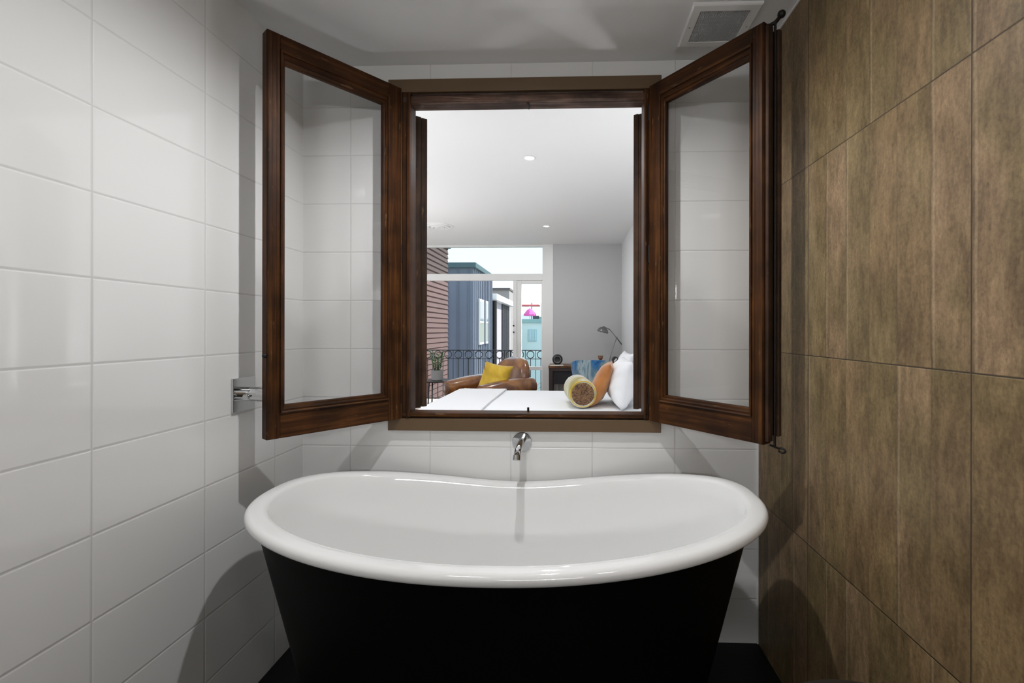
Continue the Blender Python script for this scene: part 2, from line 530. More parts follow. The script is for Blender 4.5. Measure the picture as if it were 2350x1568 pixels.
wl_ = empty('wall_light', (-0.18, YR, 1.75)); tag(wl_, 'long white wall light on the rear wall behind the camera', 'wall light')  # invented lamp out of view, added as frontal fill for walls and ceiling
bm = BM(); box(bm, -0.55, 0.55, 0.001, 0.035, -0.09, 0.09, 0.005); link('backplate', bm, M_trim, wl_)
bm = BM(); box(bm, -0.53, 0.53, 0.0355, 0.06, -0.07, 0.07, 0.01); link('diffuser', bm, emit('diffuser_glow', (1, 0.99, 0.97), 4.0), wl_)
_d = bpy.data.lights.new('lamp_light', 'AREA'); _d.shape = 'RECTANGLE'; _d.size = 1.0; _d.size_y = 0.14; _d.energy = P_FILL; _d.color = WARM
_o = bpy.data.objects.new('lamp_light', _d); COL.objects.link(_o); _o.parent = wl_; _o.location = (0, 0.066, 0); _o.rotation_euler = (PI / 2, 0, 0)
_o.rotation_euler = Vector((0, -1, 0)).to_track_quat('Z', 'Y').to_euler()

# ------------------------------------------------------------------ ceiling vent
def square_ring(bm, x0, x1, y0, y1, prof):
    # prof: list of (inset, z)
    loops = []
    for (i, z) in prof:
        loops.append([bm.verts.new((a, b, z)) for a, b in ((x0 + i, y0 + i), (x1 - i, y0 + i), (x1 - i, y1 - i), (x0 + i, y1 - i))])
    for A, B in zip(loops, loops[1:]):
        for k in range(4):
            l = (k + 1) % 4
            bm.faces.new((A[k], A[l], B[l], B[k]))


v = empty('ceiling_vent', (0.520, 1.666, ZC)); tag(v, 'square white ceiling extractor vent with grey grille near the right wall', 'vent')
bm = BM(); square_ring(bm, -0.115, 0.115, -0.115, 0.115, [(0, -0.0005), (0, -0.009), (0.004, -0.012), (0.030, -0.012), (0.031, -0.004), (0.031, -0.0005), (0, -0.0005)])
link('vent_frame', bm, M_trim, v)
bm = BM()
nb = 26
for k in range(nb + 1):
    a = -0.084 + 0.168 * k / nb
    box(bm, a - 0.0009, a + 0.0009, -0.084, 0.084, -0.010, -0.0035)
    box(bm, -0.084, 0.084, a - 0.0009, a + 0.0009, -0.0098, -0.0037)
link('grille', bm, plain('vent_grille', (0.62, 0.63, 0.64), 0.4), v)
bm = BM(); box(bm, -0.084, 0.084, -0.084, 0.084, -0.003, -0.001)
link('backing', bm, plain('vent_dark', (0.10, 0.10, 0.11), 0.8), v)
for sx_ in (-0.1, 0.1):
    bm = BM(); sphere(bm, (sx_, 0.0, -0.0125), 0.0035, 12, (1, 1, 0.4)); link('screw', bm, M_steel, v, True)

# ------------------------------------------------------------------ window between bathroom and bedroom
win = empty('window_1', (-0.19, 1.9, 0.85))
tag(win, 'old dark stained wooden casement window standing open above the bath', 'window', kind='structure')
ox, oy, oz = win.location
T0 = Matrix.Translation((-ox, -oy, -oz))


def wpart(name, bm, mat, parent=win, smooth=False, **k):
    bmesh.ops.transform(bm, matrix=T0, verts=bm.verts)
    return link(name, bm, mat, parent, smooth, **k)


bm = BM()
CX0, CX1, CZ0, CZ1 = -0.748, 0.360, 0.846, 2.279
for a in ((CX0, CX1, CZ1 - 0.053, CZ1), (CX0, CX1, CZ0, CZ0 + 0.050), (CX0, -0.692, CZ0 + 0.05, CZ1 - 0.053), (0.312, CX1, CZ0 + 0.05, CZ1 - 0.053)):
    box(bm, a[0], a[1], 1.865, WB - 0.0005, a[2], a[3], 0.0015, 1)
wpart('casing', bm, M_casing)
# fixed frame: jambs, head, sill
bm = BM()
for (a, b_) in ((-0.691, -0.655), (0.290, 0.311)):
    box(bm, a, b_, 1.868, 1.93, 0.897, 2.225, 0.003)
for (a, b_) in ((-0.668, -0.655), (0.290, 0.300)):
    box(bm, a, b_, 1.855, 1.867, 0.905, 2.22, 0.004, 3)
wpart('jamb', bm, M_woodv)
bm = BM()
box(bm, -0.691, 0.311, 1.885, 1.94, 2.184, 2.2255, 0.002)
box(bm, -0.691, 0.311, 1.868, 1.8849, 2.184, 2.211, 0.004, 3)
for k in range(26):
    x = random.uniform(-0.66, 0.28); w_ = random.uniform(0.006, 0.03)
    box(bm, x, x + w_, 1.876, 1.886, 2.2112, 2.2112 + random.uniform(0.001, 0.005), 0.0008, 1)
wpart('head', bm, M_woodd)
bm = BM()
box(bm, -0.691, 0.311, 1.876, 1.94, 0.897, 0.919, 0.003)
box(bm, -0.691, 0.311, 1.862, 1.8759, 0.904, 0.919, 0.005, 3)
wpart('sill', bm, M_woodh)
bm = BM(); cyl(bm, (-0.178, 1.915, 0.916), (-0.178, 1.915, 0.936), 0.005, 0.0045, 12)
wpart('bolt_keeper', bm, M_iron, smooth=True, autosm=40)
bm = BM(); box(bm, -0.182, -0.174, 1.88, 1.925, 2.176, 2.187, 0.002)
wpart('bolt_keeper', bm, M_iron)


def leaf(s, H, ang, L, zt, label):
    """s=-1 left leaf, +1 right leaf; local u runs from the hinge, face at y=0"""
    Z0, Z1 = 0.895 - 1.5, zt - 1.5
    def bx(bm, u0, u1, y0, y1, z0, z1, bev=0.002, seg=2):
        a, b = s * u0, s * u1
        box(bm, min(a, b), max(a, b), y0, y1, z0, z1, bev, seg)
    gi0, gi1, gz0, gz1 = 0.060, L - 0.060, 1.004 - 1.5, zt - 0.087 - 1.5      # glass edge
    oi0, oi1, oz0, oz1 = 0.041, L - 0.041, 0.978 - 1.5, zt - 0.048 - 1.5      # bead outer edge
    bm = BM()
    bx(bm, -0.014, oi0, 0, 0.042, Z0, Z1, 0.003)
    bx(bm, oi1, L, 0, 0.042, Z0, Z1, 0.003)
    bx(bm, L - 0.016, L - 0.002, -0.005, 0.01, Z0 + 0.003, Z1 - 0.003, 0.004, 3)
    bx(bm, L - 0.0315, L - 0.0295, -0.0012, 0.01, Z0 + 0.003, Z1 - 0.003, 0.0004, 1)
    n0 = len(bm.faces)
    bx(bm, oi0, oi1, 0.0006, 0.041, Z0, oz0, 0.002)
    bx(bm, oi0, oi1, 0.0006, 0.041, oz1, Z1, 0.002)
    bm.faces.ensure_lookup_table()
    for f in bm.faces[n0:]: f.material_index = 1
    sash = link('sash', bm, [M_woodv, M_woodh], win, loc=(H[0] - ox, H[1] - oy, 1.5 - oz), rot=(0, 0, ang))
    sash['label'] = label
    # moulded glazing bead
    prof = [(0, 0.03), (0, -0.004), (0.14, -0.0065), (0.28, -0.004), (0.31, 0.002), (0.50, 0.0015), (0.66, 0.006), (0.70, 0.011), (0.88, 0.012), (1.0, 0.016), (1.0, 0.03)]
    bm = BM(); loops = []
    for (q, y) in prof:
        a0 = oi0 + (gi0 - oi0) * q; a1 = oi1 + (gi1 - oi1) * q
        b0 = oz0 + (gz0 - oz0) * q; b1 = oz1 + (gz1 - oz1) * q
        loops.append([bm.verts.new((s * u, y, z)) for u, z in ((a0, b0), (a1, b0), (a1, b1), (a0, b1))])
    for A, B in zip(loops, loops[1:]):
        for k in range(4):
            l = (k + 1) % 4
            f = bm.faces.new((A[k], A[l], B[l], B[k])); f.material_index = 1 if k in (0, 2) else 0
    link('glazing_bead', bm, [M_woodv, M_woodh], sash)
    bm = BM(); bx(bm, gi0 - 0.006, gi1 + 0.006, 0.020, 0.024, gz0 - 0.006, gz1 + 0.006, 0)
    link('pane', bm, M_glass, sash)
    for z in (Z0 + 0.10, (Z0 + Z1) / 2, Z1 - 0.10):
        bm = BM(); cyl(bm, (s * -0.018, 0.006, z - 0.035), (s * -0.018, 0.006, z + 0.035), 0.0055, n=14)
        link('hinge', bm, M_iron, sash, True, autosm=40)
    if s < 0:
        bm = BM(); sphere(bm, (s * (L + 0.004), 0.004, 1.172 - 1.5), 0.008, 14)
        link('knob', bm, M_iron, sash, True)
    else:
        bm = BM()
        bx(bm, L + 0.0005, L + 0.012, 0.006, 0.034, Z0 + 0.01, Z1 - 0.01, 0.003)
        bx(bm, L - 0.01, L + 0.026, 0.0425, 0.060, Z0 + 0.025, Z1 - 0.02, 0.004, 3)
        link('meeting_bead', bm, M_shutter, sash)
        bm = BM()
        cyl(bm, (s * (L + 0.0165), 0.036, Z0 - 0.004), (s * (L + 0.0165), 0.036, Z1 + 0.006), 0.004, n=14)
        link('espagnolette_rod', bm, M_iron, sash, True, autosm=40)
        bm = BM(); tube(bm, [(L + 0.0, 0.030, Z1 - 0.004), (L + 0.016, 0.040, Z1 + 0.004), (L + 0.024, 0.052, Z1 + 0.022)], 0.006, 10)
        sphere(bm, (L + 0.026, 0.056, Z1 + 0.030), 0.0125, 16)
        link('rod_knob', bm, M_iron, sash, True)
        bm = BM()
        pts = [(L + 0.000, 0.035, Z0 - 0.004)] + [(L + 0.032 + 0.011 * math.cos(a), 0.050 + 0.0, Z0 - 0.018 + 0.007 * math.sin(a)) for a in [PI * .8 - 2 * PI * .85 * i / 12 for i in range(13)]]
        tube(bm, pts, 0.0035, 8)
        link('hook_ring', bm, M_iron, sash, True)
    return sash


leaf(-1, (-0.700, 1.852), math.atan2(0.788, 0.616), 0.476, 2.241, 'left hinged leaf swung towards the white tiled wall')
leaf(1, (0.318, 1.852), math.atan2(-0.790, 0.613), 0.470, 2.232, 'right hinged leaf with iron locking rod, swung towards the timber look wall')


def shutter(x0, w, s, label):
    # folded boards, seen on edge; leans outwards on the bedroom side
    bm = BM()
    box(bm, 0, w * 0.495, 0, 0.42, 0, 1.302, 0.003)
    box(bm, w * 0.505, w, 0.002, 0.42, 0.004, 1.300, 0.003)
    bmesh.ops.translate(bm, vec=(0 if s < 0 else -w, 0, 0), verts=bm.verts)
    o = link('shutter', bm, M_shutter, win, loc=(x0 - ox, 2.036 - oy, 0.908 - oz), rot=(0, 0, -s * math.radians(32)))
    o['label'] = label
    bm = BM()
    for z in (0.2, 1.1): cyl(bm, (0.0, -0.006, z - 0.03), (0.0, -0.006, z + 0.03), 0.005, n=12)
    link('hinge', bm, M_iron, o, True, autosm=40)


shutter(-0.694, 0.054, -1, 'folded wooden shutter at the left side of the opening')
shutter(0.312, 0.045, 1, 'folded wooden shutter at the right side of the opening')

# ------------------------------------------------------------------ bathtub
bcx, bcy, BA, BB, BN, BMm, H0, H2, H4, BR, BG, BE, BW_ = -0.2011, 1.4851, 0.7918, 0.3794, 2.788, 2.482, 0.6663, 0.0126, 0.0601, 0.0183, 0.0023, 0.0152, 0.3525
tub = empty('bathtub', (bcx, bcy, 0)); tag(tub, 'freestanding double ended bath, white enamel inside with a black skirt', 'bathtub')
NB = 192


def sgnpow(c, e_): return math.copysign(abs(c) ** e_, c)


tt = [2 * PI * (i + 0.5) / NB for i in range(NB)]
base = [(sgnpow(math.cos(a), 2 / BN) * (BA - BR), sgnpow(math.sin(a), 2 / BMm) * (BB - BR)) for a in tt]
# even out the spacing of points
def resample(P, n):
    Q = P + [P[0]]; L = [0]
    for a, b in zip(Q, Q[1:]): L.append(L[-1] + math.dist(a, b))
    out = []; j = 0
    for i in range(n):
        d = L[-1] * i / n
        while L[j + 1] < d: j += 1
        f = (d - L[j]) / (L[j + 1] - L[j])
        out.append((Q[j][0] + (Q[j + 1][0] - Q[j][0]) * f, Q[j][1] + (Q[j + 1][1] - Q[j][1]) * f))
    return out
base = resample([(sgnpow(math.cos(2 * PI * i / 1440), 2 / BN) * (BA - BR), sgnpow(math.sin(2 * PI * i / 1440), 2 / BMm) * (BB - BR)) for i in range(1440)], NB)
nor = []
for i in range(NB):
    a, b = base[i - 3], base[(i + 3) % NB]
    tx, ty = b[0] - a[0], b[1] - a[1]; l = math.hypot(tx, ty)
    nor.append((ty / l, -tx / l))


def rimh(i):
    X = base[i][0] / (BA - BR); Sg = base[i][1] / (BB - BR)
    Sg = sgnpow(Sg, BMm / 2)
    return H0 + H2 * (1 - math.cos(PI * abs(X))) / 2 + H4 * X * X + BG * X - BR - BE * (1 + Sg) / 2 * math.exp(-(X / BW_) ** 2)


def ring(bm, off, dz):
    return [bm.verts.new((base[i][0] + nor[i][0] * off, base[i][1] + nor[i][1] * off, rimh(i) + dz)) for i in range(NB)]


def bridge(bm, A, B):
    n = len(A)
    for k in range(n):
        l = (k + 1) % n
        bm.faces.new((A[k], A[l], B[l], B[k]))


bm = BM()
rings = [ring(bm, -0.030, -0.020), ring(bm, -0.012, -0.024)]
for k in range(11):
    a = -PI * 0.45 + (PI * 0.45 + PI * 0.5) * k / 10
    rings.append(ring(bm, BR * math.cos(a), BR * math.sin(a)))
rings += [ring(bm, -0.014, BR + 0.0012), ring(bm, -0.027, BR + 0.0005), ring(bm, -0.034, BR - 0.002), ring(bm, -0.0385, BR - 0.0055), ring(bm, -0.042, BR - 0.011)]
inner = rings[-1]
NS = 16
for j in range(1, NS + 1):
    q = j / NS * PI / 2
    fx = 1 - math.cos(q); fz = math.sin(q)
    R = []
    for i in range(NB):
        p = inner[i].co
        ex, ey = p.x / 0.74, p.y / 0.33
        bxp, byp = ex * 0.46, ey * 0.19
        f = fx ** 0.85
        R.append(bm.verts.new((p.x + (bxp - p.x) * f, p.y + (byp - p.y) * f, p.z + (0.215 - p.z) * fz)))
    rings.append(R)
for A, B in zip(rings, rings[1:]): bridge(bm, A, B)
c_ = bm.verts.new((0, 0, 0.205))
L_ = rings[-1]
for k in range(NB): bm.faces.new((L_[k], L_[(k + 1) % NB], c_))
link('basin', bm, M_enamel, tub, True)
bm = BM()
rr = []
for j in range(11):
    f = j / 10
    R = []
    for i in range(NB):
        bx_, by_ = base[i][0] / (BA - BR), base[i][1] / (BB - BR)
        ax = 0.757 + (0.585 - 0.757) * f; ay = 0.335 + (0.240 - 0.335) * f
        z = (rimh(i) - 0.018) * (1 - f)
        R.append(bm.verts.new((bx_ * ax - 0.012, by_ * ay, max(z, 0.0005))))
    rr.append(R)
for A, B in zip(rr, rr[1:]): bridge(bm, A, B)
bm.faces.new(rr[-1])
link('skirt', bm, M_skirt, tub, True)
bm = BM(); lathe(bm, [(0, 0.012), (0.024, 0.010), (0.030, 0.004), (0.030, 0.0), (0, 0.0)], 28, (0, 0, 0.206))
link('waste', bm, M_chrome, tub, True)

# ------------------------------------------------------------------ bath spout on the back wall
sp = empty('bath_spout', (-0.200, WB, 0.800)); tag(sp, 'chrome bath spout on a round wall flange under the window', 'tap')
MX = Matrix.Rotation(PI / 2, 3, 'X')
bm = BM(); lathe(bm, [(0, 0.0005), (0.039, 0.0005), (0.040, 0.003), (0.038, 0.006), (0.017, 0.007), (0, 0.007)], 40, (0, 0, 0), MX)
link('flange', bm, M_chrome, sp, True, autosm=30)
bm = BM(); tube(bm, [(0.004, -0.005, 0.010), (0.004, -0.08, 0.014), (0.003, -0.135, 0.012), (0.002, -0.168, 0.004), (0.001, -0.186, -0.010)], [0.0135, 0.0135, 0.0135, 0.0135, 0.0132], 24)
link('spout_pipe', bm, M_chrome, sp, True, autosm=50)
bm = BM(); tube(bm, [(0.001, -0.184, -0.006), (0.0005, -0.191, -0.022)], [0.0155, 0.0155], 24)
link('outlet', bm, M_chrome, sp, True, autosm=50)

# ------------------------------------------------------------------ mixer on the left wall
mx_ = empty('bath_mixer', (WL, 1.53, 1.040)); tag(mx_, 'chrome single lever mixer on a square plate on the left tiled wall', 'tap')
bm = BM(); box(bm, 0.0006, 0.009, -0.052, 0.052, -0.056, 0.056, 0.002)
link('wall_plate', bm, M_chrome, mx_)
bm = BM(); cyl(bm, (0.009, 0, 0.0), (0.060, 0, 0.0), 0.024, n=32); cyl(bm, (0.0602, 0, 0), (0.098, 0, -0.004), 0.0255, 0.024, n=32)
link('body', bm, M_chrome, mx_, True, autosm=40)
bm = BM(); tube(bm, [(0.086, -0.004, -0.018), (0.092, -0.008, -0.045), (0.102, -0.012, -0.082)], [0.0075, 0.0065, 0.0055], 12)
link('lever', bm, M_chrome, mx_, True)
bm = BM(); cyl(bm, (0.035, -0.022, -0.004), (0.035, -0.034, -0.006), 0.009, n=18)
link('diverter_knob', bm, M_chrome, mx_, True, autosm=40)

# ------------------------------------------------------------------ dark round stool at the lower right edge
st = empty('stool', (0.485, 0.685, 0)); tag(st, 'dark round stool top at the bottom edge beside the timber look wall', 'stool')
M_stool = plain('dark_stool', (0.012, 0.011, 0.010), 0.35)
bm = BM(); lathe(bm, [(0, 0.58), (0.170, 0.58), (0.188, 0.588), (0.192, 0.602), (0.186, 0.614), (0.170, 0.6185), (0, 0.6185)], 56)
link('seat', bm, M_stool, st, True, autosm=40)
for k in range(4):
    a = PI / 4 + k * PI / 2
    bm = BM(); cyl(bm, (0.12 * math.cos(a), 0.12 * math.sin(a), 0.579), (0.17 * math.cos(a), 0.17 * math.sin(a), 0.0005), 0.013, 0.010, n=14)
    link('leg', bm, M_stool, st, True, autosm=40)

# ================================================================== BEDROOM
BXL, BXR, BYF, BZC = -3.9, 0.78, 7.2, 2.59
M_grey = plain('grey_wall_paint', (0.55, 0.55, 0.555), 0.65)
M_bwall = plain('pale_wall_paint', (0.74, 0.75, 0.76), 0.6)
M_floorb = wood('bedroom_floorboards', (9, 1.2, 9), (0.12, 0.07, 0.04), (0.2, 0.13, 0.08), (0.3, 0.2, 0.13), 0.4, 0.0)
wbox('bedroom_floor', BXL, BXR + 0.12, WB2, BYF + 0.15, -0.12, 0.0, M_floorb, label='timber bedroom floor beyond the bath window', cat='floor')
wbox('bedroom_ceiling', BXL, BXR + 0.12, WB2, BYF + 0.15, BZC, BZC + 0.12, M_white, label='white bedroom ceiling seen through the open window', cat='ceiling')
wbox('bedroom_wall_right', BXR, BXR + 0.12, WB2, BYF + 0.15, 0, BZC, M_bwall, label='pale right bedroom wall behind the pillows', cat='wall')
wbox('bedroom_wall_left', BXL - 0.12, BXL, WB2, BYF + 0.15, 0, BZC, M_bwall, label='pale left bedroom wall outside the view', cat='wall')
wbox('bedroom_wall_far', -0.279, BXR, BYF, BYF + 0.15, 0, BZC, M_grey, label='grey far bedroom wall behind the desk', cat='wall')
# glazed wall
wn2 = empty('window_2', (-2.0, BYF, 0)); tag(wn2, 'full height white framed glazed wall opening to the balcony', 'window', kind='structure')
def g2(name, x0, x1, z0, z1, y0=BYF + 0.02, y1=BYF + 0.10, mat=None, bev=0.004):
    bm = BM(); box(bm, x0 + 2.0, x1 + 2.0, y0 - BYF, y1 - BYF, z0, z1, bev)
    return link(name, bm, mat or M_trim, wn2)
g2('top_rail', BXL, -0.449, 2.555, BZC)
g2('post', -0.449, -0.281, 0, BZC, BYF, BYF + 0.15)
g2('transom', BXL, -0.4495, 2.032, 2.134)
g2('post', -0.911, -0.851, 0, 2.0315)
g2('sill_track', BXL, -0.912, 0.0, 0.03)
g2('pane', BXL, -0.45, 2.1345, 2.5545, BYF + 0.055, BYF + 0.061, M_tint, 0)
ds = g2('door_sash', -0.850, -0.780, 0.05, 2.03, BYF + 0.03, BYF + 0.08)
g2('door_rail', -0.779, -0.466, 1.975, 2.03, BYF + 0.03, BYF + 0.08)
g2('door_rail', -0.779, -0.466, 0.625, 0.680, BYF + 0.03, BYF + 0.08)
g2('door_rail', -0.779, -0.466, 0.05, 0.15, BYF + 0.03, BYF + 0.08)
g2('door_stile', -0.4655, -0.4495, 0.05, 2.03, BYF + 0.03, BYF + 0.08)
g2('pane', -0.779, -0.466, 0.6805, 1.9745, BYF + 0.052, BYF + 0.058, M_glass, 0)
g2('pane', -0.779, -0.466, 0.1505, 0.6245, BYF + 0.052, BYF + 0.058, M_glass, 0)
for z in (1.32, 1.22, 0.62):
    bm = BM(); cyl(bm, (-0.900 + 2, -0.004, z), (-0.900 + 2, 0.018, z), 0.012, n=16); link('door_fitting', bm, M_iron, wn2, True, autosm=40)

for i, (x, y) in enumerate(((-0.325, 3.574), (-0.320, 5.938), (-2.2, 3.4), (-2.9, 5.4), (-0.9, 2.6), (-3.2, 2.7))):  # the downlights out of view are added to brighten the bedroom
    lb = ['large bright bedroom downlight nearest the window opening', 'small far bedroom downlight above the armchair', 'bedroom downlight left of the bed, out of view', 'bedroom downlight near the left wall, out of view', 'bedroom downlight close to the dividing wall, out of view', 'bedroom downlight in the left near corner, out of view'][i]
    downlight('bedroom_downlight', x, y, BZC, 0.046, P_BED, lb, 'bedroom downlights', color=NEUT, lr=0.035)
vd = empty('ceiling_diffuser', (-1.72, 5.90, BZC)); tag(vd, 'round white ringed air diffuser on the bedroom ceiling', 'vent')
for k, (r0, r1, z) in enumerate(((0.165, 0.205, -0.012), (0.105, 0.150, -0.020), (0.050, 0.092, -0.027))):
    bm = BM(); lathe(bm, [(r0, -0.003), (r0 + 0.006, z), (r1 - 0.004, z + 0.003), (r1, -0.001 - 0.004 * k), (r0 + 0.003, -0.0008)], 48); link('ring', bm, M_trim, vd, True, autosm=50)
bm = BM(); lathe(bm, [(0, -0.032), (0.038, -0.030), (0.040, -0.0008), (0, -0.0008)], 40); link('centre_cap', bm, M_trim, vd, True, autosm=50)

def uplighter(x, y, h, label, k=1.0):  # invented lamp kept out of view, added to lift the dark bedroom ceiling
    t = empty('floor_lamp', (x, y, 0)); tag(t, label, 'lamp')
    bm = BM(); lathe(bm, [(0, 0), (0.13, 0), (0.135, 0.008), (0.12, 0.022), (0.02, 0.03), (0, 0.03)], 36); link('base', bm, M_steel, t, True, autosm=40)
    bm = BM(); cyl(bm, (0, 0, 0.03), (0, 0, h - 0.10), 0.011, n=14); link('pole', bm, M_steel, t, True, autosm=40)
    bm = BM(); lathe(bm, [(0, h - 0.10), (0.03, h - 0.098), (0.11, h - 0.06), (0.165, h), (0.160, h), (0.105, h - 0.054), (0.03, h - 0.09), (0, h - 0.091)], 40); link('bowl', bm, M_trim, t, True, autosm=60)
    l = disk_light('lamp_light', (0, 0, h - 0.02), 0.10, P_UP * k, NEUT, rot=(PI, 0, 0)); l.parent = t; l.location = (0, 0, h - 0.02)


uplighter(-1.55, 2.60, 0.95, 'floor uplighter in the bedroom left of the window opening, out of view')
uplighter(0.60, 2.42, 0.95, 'floor uplighter in the bedroom right of the window opening, out of view')
uplighter(-2.35, 4.7, 0.7, 'floor uplighter left of the armchair, out of view', 2.6)

# ------------------------------------------------------------------ bed
M_linen = plain('white_linen', (0.84, 0.85, 0.87), 0.85, bump=0.25, bscale=9)
M_throw = plain('white_throw', (0.82, 0.82, 0.84), 0.9, bump=0.4, bscale=120)
bx0, bx1, by0, by1, bz = -1.19, 0.755, 2.98, 4.76, 0.64
bed = empty('bed', ((bx0 + bx1) / 2, (by0 + by1) / 2, 0)); tag(bed, 'made bed with smooth white cover below the window opening', 'bed')
BO = bed.location
def softbox(bm, x0, x1, y0, y1, z0, z1, bev, nx=26, ny=24, amp=0.004, seed=0):
    rnd = random.Random(seed)
    ph = [rnd.uniform(0, 6) for _ in range(6)]
    box(bm, x0, x1, y0, y1, z0, z1, bev, 5)
    return ph
bm = BM(); box(bm, bx0 + 0.06 - BO.x, bx1 - BO.x, by0 + 0.05 - BO.y, by1 - 0.05 - BO.y, 0.10, 0.34, 0.02)
link('bed_base', bm, plain('bed_base_fabric', (0.25, 0.24, 0.23), 0.9), bed)
bm = BM(); box(bm, bx0 + 0.02 - BO.x, bx1 - BO.x, by0 + 0.02 - BO.y, by1 - 0.02 - BO.y, 0.345, 0.60, 0.06, 5)
link('mattress', bm, M_linen, bed, True)
def coverlet(name, x0, x1, y0, y1, ztop, zbot, mat, r=0.09, seed=1, amp=0.006, thick=0.03):
    """soft blanket that drapes over both long sides and the foot"""
    bm = BM(); NX, NY = 46, 64
    rnd = random.Random(seed); ph = [rnd.uniform(0, 6.28) for _ in range(4)]
    g = []
    drop = ztop - zbot
    wy = (y1 - y0)
    for i in range(NX + 1):
        row = []
        u = -drop + (x1 - x0 + drop) * i / NX
        for j in range(NY + 1):
            v_ = -drop + (wy + 2 * drop) * j / NY
            def fold(t, lo, hi):
                # returns pos, down
                if t < lo: return lo, lo - t
                if t > hi: return hi, t - hi
                return t, 0.0
            px, dx_ = fold(u, 0, 99); py, dy_ = fold(v_, 0, wy)
            d_ = max(dx_, dy_)
            # rounding near the edge
            ex = min(px, 1.0); ey = min(py, wy - py)
            e_ = min(ex, ey)
            rz_ = 0
            if d_ == 0 and e_ < r: rz_ = r - math.sqrt(max(0, r * r - (r - e_) ** 2)); rz_ *= 0.45
            if d_ > 0: rz_ = r * 0.45
            z = ztop - rz_ - d_ + amp * math.sin(5 * px + ph[0] + 2 * py) * math.cos(4 * py + ph[1])
            wob = 0.012 * math.sin(14 * (px + py) + ph[2]) * min(1, d_ / 0.15)
            X = x0 + px - (0.01 + wob if dx_ > 0 else 0); Y = y0 + py + (wob + 0.01 if v_ > wy else -wob - 0.01 if v_ < 0 else 0)
            row.append(bm.verts.new((X - BO.x, Y - BO.y, z)))
        g.append(row)
    for i in range(NX):
        for j in range(NY):
            bm.faces.new((g[i][j], g[i + 1][j], g[i + 1][j + 1], g[i][j + 1]))
    o = link(name, bm, mat, bed, True)
    md = o.modifiers.new('thick', 'SOLIDIFY'); md.thickness = thick; md.offset = 0
    return o
coverlet('duvet', bx0 + 0.0, bx1 - 0.01, by0, by1, bz - 0.012, 0.30, M_linen, amp=0.003, thick=0.024)
# folded throw across the foot of the bed (lies on the bed, so a thing of its own)
bm = BM(); NY = 60
prof = []
tx0, tx1 = bx0 - 0.032, -0.672
pts2 = [(tx0 + 0.0, 0.36), (tx0 + 0.0, 0.54), (tx0 + 0.006, 0.60), (tx0 + 0.03, 0.632), (tx0 + 0.075, 0.653)]
for k in range(1, 9): pts2.append((tx0 + 0.075 + (tx1 - tx0 - 0.075) * k / 8, 0.657 + 0.0015 * math.sin(k * 1.7)))
back = [(x + 0.003 if z > 0.64 else x + 0.011, z - 0.012) for x, z in pts2]
rows = []
for j in range(NY + 1):
    y = by0 - 0.035 + (by1 - by0 + 0.07) * j / NY
    e_ = min(j, NY - j) / NY * (by1 - by0 + 0.07)
    dz = -0.055 * (1 - min(1, e_ / 0.10)) ** 2
    rows.append([bm.verts.new((x + 0.008 * math.sin(3 * y), y, z + dz * 0.9)) for x, z in pts2 + back[::-1]])
for A, B in zip(rows, rows[1:]):
    n = len(A)
    for k in range(n):
        l = (k + 1) % n
        bm.faces.new((A[k], A[l], B[l], B[k]))
bm.faces.new(rows[0]); bm.faces.new(rows[-1][::-1])
o = link('throw_blanket', bm, M_throw, None, True, autosm=60); tag(o, 'white blanket folded across the foot end of the bed', 'blanket')


# ------------------------------------------------------------------ pillows
def pillow_mesh(w, h, t, pinch=0.10, n=22, wrinkle=0.006, seed=0, ears=1.0):
    rnd = random.Random(seed); ph = [rnd.uniform(0, 6.28) for _ in range(6)]
    bm = BM(); F = []; B = []
    for i in range(n + 1):
        rf = []; rb = []
        a = -1 + 2 * i / n
        for j in range(n + 1):
            b = -1 + 2 * j / n
            k = (1 - abs(a) ** 2.6) * (1 - abs(b) ** 2.6)
            th = t / 2 * (max(0, k) ** 0.48)
            sx__ = 1 - pinch * (1 - a * a) * abs(b) ** 3 * 0 - pinch * (1 - b * b) * 0.9
            sy__ = 1 - pinch * (1 - a * a) * 0.9
            X = a * w / 2 * (sx__ if abs(a) > 0.0 else 1); Z = b * h / 2 * sy__
            wv = wrinkle * math.sin(9 * a + ph[0] + 4 * b) * math.sin(7 * b + ph[1]) * (k > 0)
            rf.append(bm.verts.new((X, -th + wv, Z))); rb.append(bm.verts.new((X, th + wv * 0.6, Z)))
        F.append(rf); B.append(rb)
    for G in (F, B):
        for i in range(n):
            for j in range(n):
                bm.faces.new((G[i][j], G[i + 1][j], G[i + 1][j + 1], G[i][j + 1]))
    bmesh.ops.remove_doubles(bm, verts=bm.verts, dist=1e-5)
    return bm


def put_pillow(name, w, h, t, mat, loc, rx, ry, rz, label, cat, group=None, **k):
    bm = pillow_mesh(w, h, t, **k)
    M = Matrix.Rotation(rz, 4, 'Z') @ Matrix.Rotation(ry, 4, 'Y') @ Matrix.Rotation(rx, 4, 'X')
    bmesh.ops.transform(bm, matrix=M, verts=bm.verts)
    zmin = min(v.co.z for v in bm.verts)
    L = list(loc)
    if len(loc) == 3 and loc[2] < 0: L[2] = -loc[2] - zmin     # negative z: rest on this height
    o = link(name, bm, mat, None, True, loc=L)
    return tag(o, label, cat, group)


M_pil = plain('white_pillowcase', (0.85, 0.86, 0.88), 0.85, bump=0.5, bscale=7)
M_or = patterned('orange_velvet', [(0.30, 0.10, 0.02), (0.48, 0.18, 0.04), (0.60, 0.27, 0.08)], 3, 0.7, 0.6, 0.4)
M_yel = patterned('yellow_velvet', [(0.40, 0.24, 0.01), (0.66, 0.42, 0.02), (0.80, 0.60, 0.12)], 3, 0.7, 0.6, 0.3)
TOPZ = bz + 0.004
